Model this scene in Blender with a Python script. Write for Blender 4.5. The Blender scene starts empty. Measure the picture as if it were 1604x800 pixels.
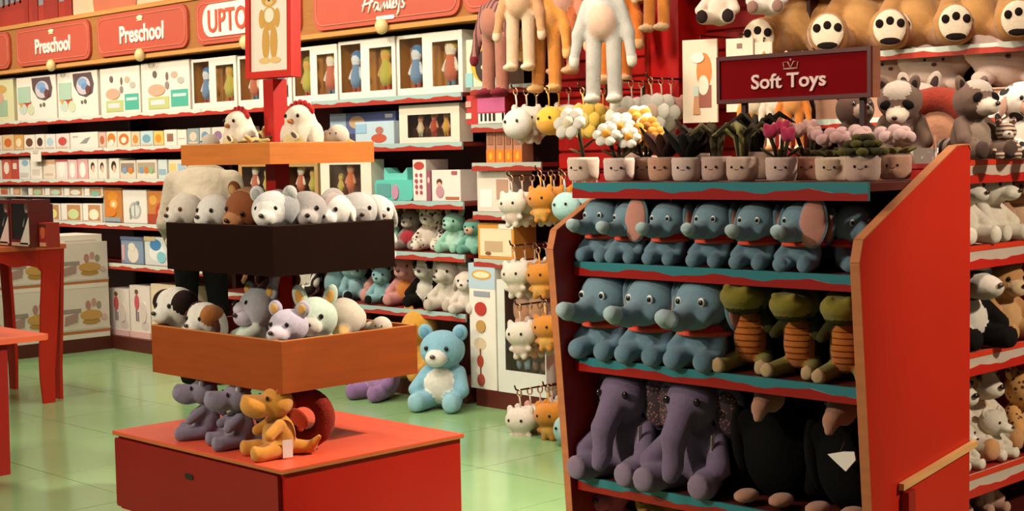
import bpy, math, random
import numpy as np
from mathutils import Vector, Matrix, Euler

SC = bpy.context.scene
COL = SC.collection
random.seed(7)
PI = math.pi

# ------------------------------------------------------------------ camera
FPX, YAW, PITCH, ROLL, EYE = 2292.65, .78063, -.0681, -.01858, 1.55
_s, _c = math.sin(YAW), math.cos(YAW)
def _w(v): return np.array([v[0]*_s - v[1]*_c, v[0]*_c + v[1]*_s, v[2]])
_f = np.array([0, math.cos(PITCH), math.sin(PITCH)])
_u = np.array([0, -math.sin(PITCH), math.cos(PITCH)])
_r = np.array([1., 0, 0])
RT = _w(math.cos(ROLL)*_r + math.sin(ROLL)*_u)
UP = _w(-math.sin(ROLL)*_r + math.cos(ROLL)*_u)
FW = _w(_f)
CAMP = np.array([0, 0, EYE])
cam = bpy.data.cameras.new('camera')
cam.sensor_width = 36
cam.lens = FPX/1604*36
camo = bpy.data.objects.new('camera', cam)
COL.objects.link(camo)
camo.matrix_world = Matrix(((RT[0], UP[0], -FW[0], 0), (RT[1], UP[1], -FW[1], 0), (RT[2], UP[2], -FW[2], EYE), (0, 0, 0, 1)))
SC.camera = camo

def hit(x, y, X=None, Y=None, Z=None):
    d = RT*(x-802)/FPX - UP*(y-400)/FPX + FW
    t = X/d[0] if X is not None else Y/d[1] if Y is not None else (Z-EYE)/d[2]
    return CAMP + d*t
def xat(px, Y, z):           # world X of a point on plane Y, height z, seen in column px
    a = RT*FPX - FW*(px-802)
    return -(a[1]*Y + a[2]*(z-EYE))/a[0]
def yat(px, X, z):
    a = RT*FPX - FW*(px-802)
    return -(a[0]*X + a[2]*(z-EYE))/a[1]
def depth(p): return float((np.array(p)-CAMP) @ FW)

# ------------------------------------------------------------------ light and exposure
W = bpy.data.worlds.new('world'); SC.world = W
W.use_nodes = True
W.node_tree.nodes['Background'].inputs[0].default_value = (1.0, .80, .62, 1)
W.node_tree.nodes['Background'].inputs[1].default_value = .15
SC.view_settings.view_transform = 'Standard'
SC.view_settings.look = 'None'
SC.view_settings.gamma = 1
SC.view_settings.use_curve_mapping = False
SC.view_settings.exposure = 0.0
def spot(loc, aim, watts, size=.25, col=(1, .86, .68), angle=75, blend=.6):
    l = bpy.data.lights.new('unseen_spot', 'SPOT'); l.energy = watts; l.color = col
    l.shadow_soft_size = size; l.spot_size = math.radians(angle); l.spot_blend = blend
    o = bpy.data.objects.new('unseen_spot', l); COL.objects.link(o); o.location = loc
    o.rotation_euler = (Vector(aim)-Vector(loc)).to_track_quat('-Z', 'Y').to_euler()
def panel(loc, sx, sy, watts, col=(1, .88, .73)):
    l = bpy.data.lights.new('unseen_panel', 'AREA'); l.shape = 'RECTANGLE'; l.size = sx; l.size_y = sy; l.energy = watts; l.color = col
    o = bpy.data.objects.new('unseen_panel', l); COL.objects.link(o); o.location = loc
# track spots washing the back wall
for x in (-13.4, -11.8, -10.2, -8.6, -7.0, -5.4, -3.8, -2.2):
    spot((x, 3.7, 3.6), (x, 6.5, 1.2), 215, .2, angle=95, blend=.8)
# ceiling panels over the aisles
for x in (-11, -8.3, -5.6, -2.9):
    panel((x, 5.0, 3.6), 1.2, .5, 26)
panel((-8.0, 1.8, 3.6), 1.2, .6, 80)  # camera-side panels, added to brighten the foreground
panel((-4.2, 1.4, 3.6), 1.2, .6, 60)
# unseen spots on the island displays: tower key, then added fills
spot((-2.5, 5.5, 3.6), (-5.0, 3.6, .6), 1250, .12, angle=48, blend=.5)
spot((-5.6, -2.4, 3.3), (-5.0, 3.5, 1.05), 900, .12, angle=36, blend=.6)  # front fill added for the tower toys
spot((-4.9, -.8, 3.4), (-3.0, 3.9, 1.0), 720, .12, angle=30, blend=.5)  # added front light, brightens the elephants under the shelf lips
spot((-.5, -.9, 3.4), (-5.05, 3.6, 2.05), 150, .1, angle=14, blend=.5)  # narrow beam added only to brighten the poster
spot((.9, 5.0, 3.4), (-2.5, 5.0, .9), 760, .15, angle=44, blend=.6)  # added to lift the shaded white plush on the gondola

# ------------------------------------------------------------------ materials
_mc = {}
def lin(h):
    h = h.lstrip('#')
    o = []
    for i in (0, 2, 4):
        v = int(h[i:i+2], 16)/255
        o.append(v/12.92 if v <= .04045 else ((v+.055)/1.055)**2.4)
    return tuple(o)
def mat(hexc, kind='plain'):
    key = (hexc, kind)
    if key in _mc: return _mc[key]
    c = lin(hexc)
    m = bpy.data.materials.new(kind + '_' + hexc.lstrip('#'))
    m.use_nodes = True
    nt = m.node_tree; N = nt.nodes; L = nt.links
    b = N['Principled BSDF']
    b.inputs['Base Color'].default_value = (*c, 1)
    cfg = dict(plain=(.55, .06, 8, 0, 0), plush=(.95, .16, 22, .55, 170), gloss=(.25, .04, 6, 0, 0), card=(.5, .05, 14, 0, 0),
               paint=(.42, .12, 3.5, .04, 30), wood=(.7, .22, 5, .06, 60), metal=(.3, .03, 8, 0, 0), fabric=(.9, .14, 12, .25, 250),
               skin=(.55, .08, 20, .05, 80), eye=(.08, 0, 1, 0, 0), floor=(.16, .10, 2.2, .015, 9), felt=(.9, .14, 40, .3, 90), cloth=(.95, .10, 9, .45, 9), matte=(.85, .12, 5, 0, 0), mural=(.6, .25, 3, 0, 0))[kind]
    rough, var, vs, bump, bs = cfg
    b.inputs['Roughness'].default_value = rough
    if kind == 'metal': b.inputs['Metallic'].default_value = 1
    if kind == 'wood': b.inputs['Specular IOR Level'].default_value = .2
    if kind == 'matte': b.inputs['Specular IOR Level'].default_value = .06
    if kind == 'paint': b.inputs['Specular IOR Level'].default_value = .32
    if kind in ('plush', 'fabric', 'felt', 'cloth'):
        b.inputs['Sheen Weight'].default_value = .25*min(1, 4*sum(c)/3)
        b.inputs['Sheen Roughness'].default_value = .5
        b.inputs['Specular IOR Level'].default_value = .1
    if var:
        tc = N.new('ShaderNodeTexCoord')
        n = N.new('ShaderNodeTexNoise'); n.inputs['Scale'].default_value = vs; n.inputs['Detail'].default_value = 4
        src = tc.outputs['Object']
        if kind == 'wood':
            mp = N.new('ShaderNodeMapping'); mp.inputs['Scale'].default_value = (1, 1, 9); L.new(src, mp.inputs[0]); src = mp.outputs[0]
        L.new(src, n.inputs['Vector'])
        mx = N.new('ShaderNodeMix'); mx.data_type = 'RGBA'
        mx.inputs['A'].default_value = (*[v*(1-var) for v in c], 1)
        mx.inputs['B'].default_value = (*[min(1, v*(1+var)) for v in c], 1)
        L.new(n.outputs['Fac'], mx.inputs['Factor']); L.new(mx.outputs['Result'], b.inputs['Base Color'])
        if bump:
            n2 = N.new('ShaderNodeTexNoise'); n2.inputs['Scale'].default_value = bs; n2.inputs['Detail'].default_value = 3
            L.new(tc.outputs['Object'], n2.inputs['Vector'])
            bp = N.new('ShaderNodeBump'); bp.inputs['Strength'].default_value = bump
            bp.inputs['Distance'].default_value = .012 if kind in ('plush', 'felt') else .05 if kind == 'cloth' else .004
            L.new(n2.outputs['Fac'], bp.inputs['Height']); L.new(bp.outputs['Normal'], b.inputs['Normal'])
    _mc[key] = m
    return m
def spots(hexa, hexb, scale=9, thr=.42, kind='plush'):
    key = (hexa, hexb, scale, thr)
    if key in _mc: return _mc[key]
    m = bpy.data.materials.new('spotted'); m.use_nodes = True
    N = m.node_tree.nodes; L = m.node_tree.links; b = N['Principled BSDF']
    b.inputs['Roughness'].default_value = .95
    tc = N.new('ShaderNodeTexCoord'); v = N.new('ShaderNodeTexVoronoi'); v.inputs['Scale'].default_value = scale
    L.new(tc.outputs['Object'], v.inputs['Vector'])
    r = N.new('ShaderNodeValToRGB'); r.color_ramp.elements[0].position = thr; r.color_ramp.elements[1].position = thr+.05
    r.color_ramp.elements[0].color = (*lin(hexb), 1); r.color_ramp.elements[1].color = (*lin(hexa), 1)
    L.new(v.outputs['Distance'], r.inputs['Fac']); L.new(r.outputs['Color'], b.inputs['Base Color'])
    _mc[key] = m; return m
def stripes(hexa, hexb, scale=6, axis='Z'):
    key = (hexa, hexb, scale, axis)
    if key in _mc: return _mc[key]
    m = bpy.data.materials.new('striped'); m.use_nodes = True
    N = m.node_tree.nodes; L = m.node_tree.links; b = N['Principled BSDF']
    b.inputs['Roughness'].default_value = .95
    tc = N.new('ShaderNodeTexCoord'); v = N.new('ShaderNodeTexWave'); v.inputs['Scale'].default_value = scale
    v.bands_direction = axis; v.inputs['Distortion'].default_value = 2.2; v.inputs['Detail'].default_value = 1
    L.new(tc.outputs['Object'], v.inputs['Vector'])
    r = N.new('ShaderNodeValToRGB'); r.color_ramp.elements[0].position = .42; r.color_ramp.elements[1].position = .5
    r.color_ramp.elements[0].color = (*lin(hexb), 1); r.color_ramp.elements[1].color = (*lin(hexa), 1)
    L.new(v.outputs['Fac'], r.inputs['Fac']); L.new(r.outputs['Color'], b.inputs['Base Color'])
    _mc[key] = m; return m
def clear():
    if 'clear' in _mc: return _mc['clear']
    m = bpy.data.materials.new('clear_plastic'); m.use_nodes = True
    N = m.node_tree.nodes; L = m.node_tree.links
    N.remove(N['Principled BSDF'])
    t = N.new('ShaderNodeBsdfTransparent'); g = N.new('ShaderNodeBsdfGlossy'); g.inputs['Roughness'].default_value = .12
    mx = N.new('ShaderNodeMixShader'); mx.inputs[0].default_value = .07
    L.new(t.outputs[0], mx.inputs[1]); L.new(g.outputs[0], mx.inputs[2]); L.new(mx.outputs[0], N['Material Output'].inputs[0])
    _mc['clear'] = m; return m
def asmat(m, kind='plain'): return mat(m, kind) if isinstance(m, str) else m

# ------------------------------------------------------------------ mesh building
class MB:
    def __init__(s): s.v = []; s.f = []; s.m = []; s.mats = []; s.sm = []
    def mi(s, m):
        if m not in s.mats: s.mats.append(m)
        return s.mats.index(m)
    def add(s, vs, fs, m, smooth=False):
        o = len(s.v); s.v += [tuple(map(float, p)) for p in vs]; k = s.mi(m)
        for f in fs: s.f.append(tuple(i+o for i in f)); s.m.append(k); s.sm.append(smooth)
        return s
    def box(s, x0, x1, y0, y1, z0, z1, m):
        vs = [(x, y, z) for x in (x0, x1) for y in (y0, y1) for z in (z0, z1)]
        return s.add(vs, [(0, 1, 3, 2), (4, 6, 7, 5), (0, 4, 5, 1), (2, 3, 7, 6), (0, 2, 6, 4), (1, 5, 7, 3)], m)
    def prism(s, poly, a0, a1, m, axis='y'):
        """polygon (p,q): axis y -> (x,z), axis x -> (y,z), axis z -> (x,y)"""
        n = len(poly)
        def P(p, a): return (p[0], a, p[1]) if axis == 'y' else (a, p[0], p[1]) if axis == 'x' else (p[0], p[1], a)
        vs = [P(p, a0) for p in poly] + [P(p, a1) for p in poly]
        ar = sum(poly[i][0]*poly[(i+1) % n][1]-poly[(i+1) % n][0]*poly[i][1] for i in range(n))
        fl = (ar > 0) != (axis == 'y')
        f0 = tuple(range(n)); f1 = tuple(range(2*n-1, n-1, -1))
        sd = [(i, i+n, (i+1) % n+n, (i+1) % n) for i in range(n)]
        fs = [f0, f1] + sd
        if fl: fs = [tuple(reversed(f)) for f in fs]
        return s.add(vs, fs, m)
    def ell(s, c, r, m, seg=12, ring=8, rot=None):
        M = Euler(rot).to_matrix() if rot else None
        vs = []
        def T(p):
            p = Vector((p[0]*r[0], p[1]*r[1], p[2]*r[2]))
            if M: p = M @ p
            return (p.x+c[0], p.y+c[1], p.z+c[2])
        vs.append(T((0, 0, 1)))
        for i in range(1, ring):
            t = PI*i/ring
            for j in range(seg):
                a = 2*PI*j/seg
                vs.append(T((math.sin(t)*math.cos(a), math.sin(t)*math.sin(a), math.cos(t))))
        vs.append(T((0, 0, -1)))
        fs = []
        for j in range(seg): fs.append((0, 1+j, 1+(j+1) % seg))
        for i in range(ring-2):
            for j in range(seg):
                a = 1+i*seg+j; b = 1+i*seg+(j+1) % seg
                fs.append((a, a+seg, b+seg, b))
        e = len(vs)-1; o = 1+(ring-2)*seg
        for j in range(seg): fs.append((e, o+(j+1) % seg, o+j))
        return s.add(vs, fs, m, True)
    def tube(s, pts, r, m, seg=8, closed=False):
        pts = [Vector(p) for p in pts]; n = len(pts); vs = []; fs = []
        rr = r if isinstance(r, (list, tuple)) else [r]*n
        up = None
        for i, p in enumerate(pts):
            if closed: d = pts[(i+1) % n]-pts[i-1]
            else: d = pts[min(i+1, n-1)]-pts[max(i-1, 0)]
            d.normalize()
            if up is None: up = Vector((0, 0, 1)) if abs(d.z) < .9 else Vector((1, 0, 0))
            a = d.cross(up)
            if a.length < 1e-5: a = d.cross(Vector((.3, .8, .1)))
            a.normalize(); b = a.cross(d); b.normalize(); up = b
            for j in range(seg):
                t = 2*PI*j/seg
                vs.append(p + (a*math.cos(t)+b*math.sin(t))*rr[i])
        for i in range(n if closed else n-1):
            for j in range(seg):
                q = (i+1) % n
                fs.append((i*seg+j, i*seg+(j+1) % seg, q*seg+(j+1) % seg, q*seg+j))
        if not closed:
            fs.append(tuple(reversed(range(seg)))); fs.append(tuple(range((n-1)*seg, n*seg)))
        return s.add(vs, fs, m, True)
    def lathe(s, prof, m, seg=20, c=(0, 0, 0)):
        vs = []; fs = []
        for r, z in prof:
            for j in range(seg):
                a = 2*PI*j/seg; vs.append((c[0]+r*math.cos(a), c[1]+r*math.sin(a), c[2]+z))
        for i in range(len(prof)-1):
            for j in range(seg):
                fs.append((i*seg+j, i*seg+(j+1) % seg, (i+1)*seg+(j+1) % seg, (i+1)*seg+j))
        return s.add(vs, fs, m, True)
    def mesh(s, name):
        me = bpy.data.meshes.new(name); me.from_pydata(s.v, [], s.f)
        for m in s.mats: me.materials.append(m)
        me.polygons.foreach_set('material_index', s.m)
        me.polygons.foreach_set('use_smooth', s.sm)
        me.update(); return me
def rrect(x0, x1, z0, z1, r, n=5):
    p = []
    for cx, cz, a in ((x1-r, z1-r, 0), (x0+r, z1-r, 90), (x0+r, z0+r, 180), (x1-r, z0+r, 270)):
        for i in range(n+1):
            t = math.radians(a+90*i/n); p.append((cx+r*math.cos(t), cz+r*math.sin(t)))
    return p
def oval(cx, cz, rx, rz, n=20): return [(cx+rx*math.cos(2*PI*i/n), cz+rz*math.sin(2*PI*i/n)) for i in range(n)]

# soft shapes: smooth union of ellipsoids and round cones, meshed with surface nets
def E(c, r, m=0, rot=None): return ('e', c, r, m, rot)
def C(a, b, ra, rb, m=0): return ('c', a, b, ra, rb, m)
def mir(p):
    fx = lambda q: (-q[0], q[1], q[2])
    if p[0] == 'e':
        rot = p[4]
        return ('e', fx(p[1]), p[2], p[3], (rot[0], -rot[1], -rot[2]) if rot else None)
    return ('c', fx(p[1]), fx(p[2]), p[3], p[4], p[5])
def S(*ps):
    o = []
    for p in ps: o += [p, mir(p)]
    return o
def sdf(p, P):
    if p[0] == 'e':
        q = P - np.array(p[1])
        if p[4]:
            q = q @ np.array(Euler(p[4]).to_matrix())
        r = np.array(p[2]); k0 = np.sqrt(((q/r)**2).sum(-1)); k1 = np.sqrt(((q/(r*r))**2).sum(-1))+1e-9
        return k0*(k0-1)/k1
    a = np.array(p[1]); ab = np.array(p[2])-a
    q = P-a; t = np.clip((q@ab)/(ab@ab+1e-12), 0, 1)
    return np.sqrt(((q-t[..., None]*ab)**2).sum(-1)) - (p[3]+t*(p[4]-p[3]))
def field(prims, P, k):
    F = None
    for p in prims:
        d = sdf(p, P)
        if F is None: F = d
        else:
            h = np.clip(.5+.5*(F-d)/k, 0, 1)
            F = F*(1-h)+d*h - k*h*(1-h)
    return F
def blob(name, prims, mats, k=.04, n=38, kind='plush'):
    lo = np.full(3, 1e9); hi = -lo
    for p in prims:
        if p[0] == 'e':
            r = np.full(3, max(p[2])) if p[4] else np.array(p[2])
            lo = np.minimum(lo, np.array(p[1])-r); hi = np.maximum(hi, np.array(p[1])+r)
        else:
            for q, r in ((p[1], p[3]), (p[2], p[4])):
                lo = np.minimum(lo, np.array(q)-r); hi = np.maximum(hi, np.array(q)+r)
    h = (hi-lo).max()/n
    lo = lo-2.5*h; hi = hi+2.5*h
    dims = np.ceil((hi-lo)/h).astype(int)+1
    ax = [lo[i]+h*np.arange(dims[i]) for i in range(3)]
    P = np.stack(np.meshgrid(*ax, indexing='ij'), -1)
    F = field(prims, P, k)
    F = np.where(np.abs(F) < 1e-9, 1e-9, F)
    nx, ny, nz = F.shape
    acc = np.zeros((nx-1, ny-1, nz-1, 3)); cnt = np.zeros((nx-1, ny-1, nz-1))
    base = P[:-1, :-1, :-1]
    def corner(o): return F[o[0]:nx-1+o[0], o[1]:ny-1+o[1], o[2]:nz-1+o[2]]
    for axis in range(3):
        u, v = [i for i in range(3) if i != axis]
        for a in (0, 1):
            for b in (0, 1):
                o = [0, 0, 0]; o[u] = a; o[v] = b; o2 = list(o); o2[axis] = 1
                f0 = corner(o); f1 = corner(o2); msk = (f0 < 0) != (f1 < 0)
                t = np.where(msk, f0/np.where(msk, f0-f1, 1), 0)
                pt = np.zeros(f0.shape+(3,)); pt[..., u] = a; pt[..., v] = b; pt[..., axis] = t
                acc += np.where(msk[..., None], pt, 0); cnt += msk
    on = cnt > 0
    idx = np.full(on.shape, -1); idx[on] = np.arange(on.sum())
    V = base[on] + h*acc[on]/cnt[on][:, None]
    quads = []
    for axis in range(3):
        u, v = [(1, 2), (2, 0), (0, 1)][axis]
        s0 = [slice(0, d-1) for d in F.shape]; s1 = [slice(0, d-1) for d in F.shape]
        s0[axis] = slice(0, F.shape[axis]-1); s1[axis] = slice(1, F.shape[axis])
        s0[u] = s1[u] = slice(1, F.shape[u]-1); s0[v] = s1[v] = slice(1, F.shape[v]-1)
        f0 = F[tuple(s0)]; f1 = F[tuple(s1)]
        def ci(du, dv):
            s = [None]*3
            s[axis] = slice(0, F.shape[axis]-1)
            s[u] = slice(1-du, F.shape[u]-1-du); s[v] = slice(1-dv, F.shape[v]-1-dv)
            return idx[tuple(s)]
        q = np.stack([ci(1, 1), ci(0, 1), ci(0, 0), ci(1, 0)], -1)
        m1 = (f0 < 0) & (f1 >= 0); m2 = (f0 >= 0) & (f1 < 0)
        quads.append(q[m1]); quads.append(q[m2][:, ::-1])
    Q = np.concatenate(quads)
    Q = Q[(Q >= 0).all(1)]
    me = bpy.data.meshes.new(name)
    me.vertices.add(len(V)); me.vertices.foreach_set('co', V.ravel())
    me.loops.add(Q.size); me.loops.foreach_set('vertex_index', Q.ravel().astype(np.int32))
    me.polygons.add(len(Q)); me.polygons.foreach_set('loop_start', np.arange(0, Q.size, 4, dtype=np.int32))
    for m in mats: me.materials.append(asmat(m, kind))
    if len(mats) > 1:
        cen = V[Q].mean(1)
        D = np.stack([sdf(p, cen) for p in prims]); mi = np.array([p[3] if p[0] == 'e' else p[5] for p in prims])
        me.polygons.foreach_set('material_index', mi[D.argmin(0)].astype(np.int32))
    me.polygons.foreach_set('use_smooth', np.ones(len(Q), dtype=bool))
    me.update(calc_edges=True)
    return me

# ------------------------------------------------------------------ objects
def setp(o, label=None, cat=None, group=None, kind=None):
    if label: o['label'] = label
    if cat: o['category'] = cat
    if group: o['group'] = group
    if kind: o['kind'] = kind
    return o
def thing(name, label, cat, loc=(0, 0, 0), rot=(0, 0, 0), s=1, group=None):
    o = bpy.data.objects.new(name, None); COL.objects.link(o)
    o.empty_display_size = .05
    o.location = loc; o.rotation_euler = rot; o.scale = (s, s, s)
    return setp(o, label, cat, group)
def part(parent, name, me, loc=None, label=None, rot=None):
    o = bpy.data.objects.new(name, me); COL.objects.link(o); o.parent = parent
    if loc: o.location = loc
    if rot: o.rotation_euler = rot
    if label: o['label'] = label
    return o
def struct(name, me, loc=None):
    o = bpy.data.objects.new(name, me); COL.objects.link(o)
    if loc: o.location = loc
    o['kind'] = 'structure'; return o
def solo(name, me, label, cat, group=None, loc=None):
    o = bpy.data.objects.new(name, me); COL.objects.link(o)
    if loc: o.location = loc
    return setp(o, label, cat, group)
ORD = ['first', 'second', 'third', 'fourth', 'fifth', 'sixth', 'seventh', 'eighth', 'ninth', 'tenth', 'eleventh', 'twelfth',
       'thirteenth', 'fourteenth', 'fifteenth', 'sixteenth', 'seventeenth', 'eighteenth', 'nineteenth', 'twentieth']
def text_mesh(body, width, m, extrude=.004, bold=0.0, shear=0.0, height=None):
    cu = bpy.data.curves.new('lettering', 'FONT'); cu.body = body; cu.extrude = extrude; cu.offset = bold; cu.shear = shear
    cu.align_x = 'CENTER'; cu.align_y = 'CENTER'; cu.resolution_u = 3
    o = bpy.data.objects.new('lettering', cu); COL.objects.link(o)
    bpy.context.view_layer.update()
    me = bpy.data.meshes.new_from_object(o.evaluated_get(bpy.context.evaluated_depsgraph_get()))
    bpy.data.objects.remove(o); bpy.data.curves.remove(cu)
    co = np.empty(len(me.vertices)*3); me.vertices.foreach_get('co', co); co = co.reshape(-1, 3)
    lo = co.min(0); hi = co.max(0); c = (lo+hi)/2
    k = width/(hi[0]-lo[0]); kh = k if height is None else height/(hi[1]-lo[1])
    out = np.stack([(co[:, 0]-c[0])*k, -co[:, 2], (co[:, 1]-c[1])*kh], 1)   # stands in XZ, facing -Y
    me.vertices.foreach_set('co', out.ravel())
    me.materials.clear(); me.materials.append(m); me.update()
    return me
# ------------------------------------------------------------------ setting
YL = 6.2          # front plane of the wall shelving
YB = 6.62         # its back panels
RED, DRED, WOODC = '#b01f14', '#8a1a16', '#b97a3e'
fl = MB(); fl.box(-15.5, 1.5, .3, 6.75, -.12, -.006, mat('#6f8260', 'plain'))
floor = struct('floor', fl.mesh('floor'))
tile = MB(); g = .0022; TS = .75
tile.box(g, TS-g, g, TS-g, -.006, 0, mat('#85ab76', 'floor'))
tme = tile.mesh('tile')
for i in range(-19, 2):
    for j in range(1, 9):
        x, y = i*TS, j*TS-.3
        px = (np.array([x+.37, y+.37, 0])-CAMP); d = px@FW
        if d < 2: continue
        sx = 802+FPX*(px@RT)/d
        if -250 < sx < 1250: part(floor, 'tile', tme, (x, y, 0))
w = MB(); w.box(-15.5, 1.5, YB+.05, YB+.2, 0, 3.7, mat('#a4553a', 'plain'))
struct('wall_back', w.mesh('wall_back'))

def wave(mb, x0, x1, y0, y1, z0, z1, m, amp=.008, per=.33, ph=0.):
    n = max(6, int((x1-x0)/.04)); pts = [(x0, z0), (x1, z0)]
    for i in range(n, -1, -1):
        x = x0+(x1-x0)*i/n
        pts.append((x, z1+amp*math.sin(2*PI*(x+ph)/per)+amp*.5*math.sin(2*PI*(x+ph)/(per*.37))))
    return mb.prism(pts, y0, y1, m)
def shelf_parts(root, x0, x1, z, base=(0, 0, 0), lip=.05, top='#cfd9cc', red='#b53a2c', yf=YL, yb=YB, board='#7a2b20'):
    mb = MB(); mb.box(x0, x1, yf+.012, yb, z-.028, z-.004, mat(board, 'paint'))
    s = part(root, 'shelf', mb.mesh('shelf'))
    mb = MB(); mb.box(x0, x1, yf, yf+.012, z-lip, z, mat(top, 'gloss')); part(s, 'shelf_lip', mb.mesh('shelf_lip'))
    mb = MB(); wave(mb, x0, x1, yf-.003, yf, z-lip, z-lip*.5, mat(red, 'gloss'), lip*.12); part(s, 'wave_trim', mb.mesh('wave_trim'))
    return s
def bay(label, x0, x1, zs, plinth=.11, back='#5a1e18', htop=2.36, top='#cfd9cc', red='#b53a2c'):
    t = thing('shelving_bay', label, 'shelving', (0, 0, 0), group='shelving along the back wall')
    mb = MB(); mb.box(x0+.002, x1-.002, YB, YB+.04, 0.0, htop, mat(back, 'paint')); part(t, 'back_panel', mb.mesh('back_panel'))
    for x in (x0+.002, x1-.022):
        mb = MB(); mb.box(x, x+.02, YL+.25, YB, 0, htop, mat('#3a1612', 'paint')); part(t, 'upright', mb.mesh('upright'))
    for z in zs: shelf_parts(t, x0+.004, x1-.004, z, top=top, red=red)
    mb = MB(); mb.box(x0+.002, x1-.002, YL, YB, 0, plinth, mat('#54231b', 'paint')); part(t, 'plinth', mb.mesh('plinth'))
    return t
LZ = (1.95, 1.68, 1.42, 1.055, .72)
RZ = (1.95, 1.643, 1.27, .94, .565)
bay('shelving bay at far left edge behind the red arched table', -14.0, -12.53, LZ)
bay('shelving bay of white cartons under the left Preschool sign', -12.53, -11.08, LZ)
bay('shelving bay under the right Preschool sign, behind the bent person', -11.08, -9.59, LZ)
bay('shelving bay mostly hidden behind the tiered toy tower', -9.59, -8.2, RZ)
bay('shelving bay with boxed dolls and plush right of toy tower', -8.2, -6.68, RZ, top='#9fbab6', red='#a83a30')
bay('narrow shelving bay with keyrings hanging before it', -6.6, -6.0, (1.975, 1.745, 1.51, 1.21, .92), top='#a9aea4', red='#9c3a30')

# header fascia, mural and signs
ZH0, ZH1 = 2.375, 2.80
mb = MB(); mb.box(-14.0, -3.0, YL-.02, YL+.10, ZH0, ZH1, mat('#a06a38', 'wood')); fas = struct('trim_1', mb.mesh('trim_1'))
mb = MB(); mb.box(-14.0, -3.0, YL-.035, YL-.02, ZH1-.035, ZH1, mat('#c28a4c', 'wood')); mb.box(-14.0, -3.0, YL-.035, YL-.02, ZH0, ZH0+.03, mat('#c28a4c', 'wood'))
part(fas, 'moulding', mb.mesh('moulding'))
mb = MB(); mb.box(-14.0, -6.0, YL+.10, YB+.05, ZH0, ZH0+.02, mat('#6b2b1c', 'paint')); part(fas, 'soffit', mb.mesh('soffit'))
mu = thing('mural_panel', 'painted city mural of red towers above the wooden header', 'mural', (0, YL+.06, ZH1))
mb = MB(); mb.box(-14, -9.0, 0, .03, 0, .75, mat('#d9b894', 'mural')); part(mu, 'backdrop', mb.mesh('backdrop'))
mb = MB(); mb.box(-14, -11.75, -.004, 0, 0.0, .75, mat('#8d8f92', 'mural')); part(mu, 'painted_sky', mb.mesh('painted_sky'))
mb = MB()
mb.box(-14, -11.62, -.010, -.004, 0, .15, mat('#a8301c', 'mural'))
mb.prism([(-13.6, .15), (-12.3, .15), (-12.3, .24), (-13.6, .16)], -.010, -.004, mat('#9c2c1b', 'mural'))
for i in range(6):
    x = -12.98+i*.11; mb.prism([(x-.016, .18+i*.005), (x+.016, .18+i*.005), (x+.016, .25+i*.008), (x, .29+i*.008), (x-.016, .25+i*.008)], -.010, -.004, mat('#4b3a37', 'mural'))
for x, wd, hh in ((-12.42, .035, .75), (-12.26, .05, .75), (-11.97, .13, .75), (-11.66, .06, .7)):
    mb.box(x-wd, x+wd, -.016, -.010, 0.0, hh, mat('#9a2718', 'mural'))
mb.box(-12.01, -11.93, -.020, -.016, .18, .28, mat('#dcb79a', 'mural')); mb.box(-12.08, -11.86, -.022, -.016, .32, .34, mat('#d98b70', 'mural'))
part(mu, 'painted_building', mb.mesh('painted_building'))
for cx, cz, rx, rz_, cc in ((-10.9, .1, .35, .3, '#c06a48'), (-9.95, .35, .16, .2, '#7fb7c4'), (-10.6, .45, .22, .25, '#b9b3ab'), (-9.45, .3, .3, .35, '#e0c9a4')):
    mb = MB(); mb.prism(oval(cx, cz, rx, rz_), -.007, -.004, mat(cc, 'mural')); part(mu, 'painted_cloud', mb.mesh('painted_cloud'))

def sign(label, p0, p1, words=None, inner=None, z0=ZH0+.045, z1=ZH1-.05):
    x0, x1 = xat(p0, YL, 2.55), xat(p1, YL, 2.55)
    cx = (x0+x1)/2; hw = (x1-x0)/2
    t = thing('header_sign', label, 'sign', (cx, YL-.021, z0))
    h = z1-z0
    mb = MB(); mb.prism(rrect(-hw, hw, 0, h, .085), -.022, 0, mat('#b8503a', 'card')); b = part(t, 'sign_board', mb.mesh('sign_board'))
    mb = MB(); pts = [(x, -.024, z) for x, z in rrect(-hw+.03, hw-.03, .03, h-.03, .07)]; mb.tube(pts, .004, mat('#cf7a5e', 'card'), 6, True); part(b, 'border_line', mb.mesh('border_line'))
    mb = MB(); mb.ell((0, -.035, -.02), (.054, .036, .052), mat('#d9c084', 'card'), 18, 12)
    part(t, 'round_medallion', mb.mesh('round_medallion'))
    mb = MB(); mb.ell((0, -.026, h-.055), (.05, .004, .018), mat('#f0d9b0', 'card')); mb.box(-.04, .04, -.028, -.022, h-.08, h-.073, mat('#f0d9b0', 'card')); part(t, 'crown_emblem', mb.mesh('crown_emblem'))
    if inner:
        mb = MB(); mb.prism(rrect(-hw+.1, hw-.1, .05, h-.04, .11), -.030, -.022, mat('#e9e0d2', 'card')); part(t, 'white_panel', mb.mesh('white_panel'))
    if words:
        wd, col, dx, dz, bold, hh = words[1:]
        part(t, 'lettering', text_mesh(words[0], wd, mat(col, 'card'), .004, bold, height=hh), (dx, -.034 if inner else -.026, h/2+dz))
    return t, hw, h
sign('partly cut off salmon header sign at left picture edge', -70, 22)
sign('smaller left salmon header sign reading Preschool', 33, 148, ('Preschool', .62, '#efe6d6', .02, -.01, .026, .13))
sign('larger right salmon header sign reading Preschool', 160, 301, ('Preschool', .66, '#efe6d6', .02, -.01, .026, .14))
sign('header sign with white panel and red letters UPTO', 315, 478, ('UPTO', .50, '#cf5238', -.22, 0, .012, .17), inner=True)
ts, hw, h = sign('large orange red header sign with white brush script logo', 499, 728, z1=ZH1+.02)
mb = MB(); wm = mat('#f3eadc', 'card')
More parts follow.
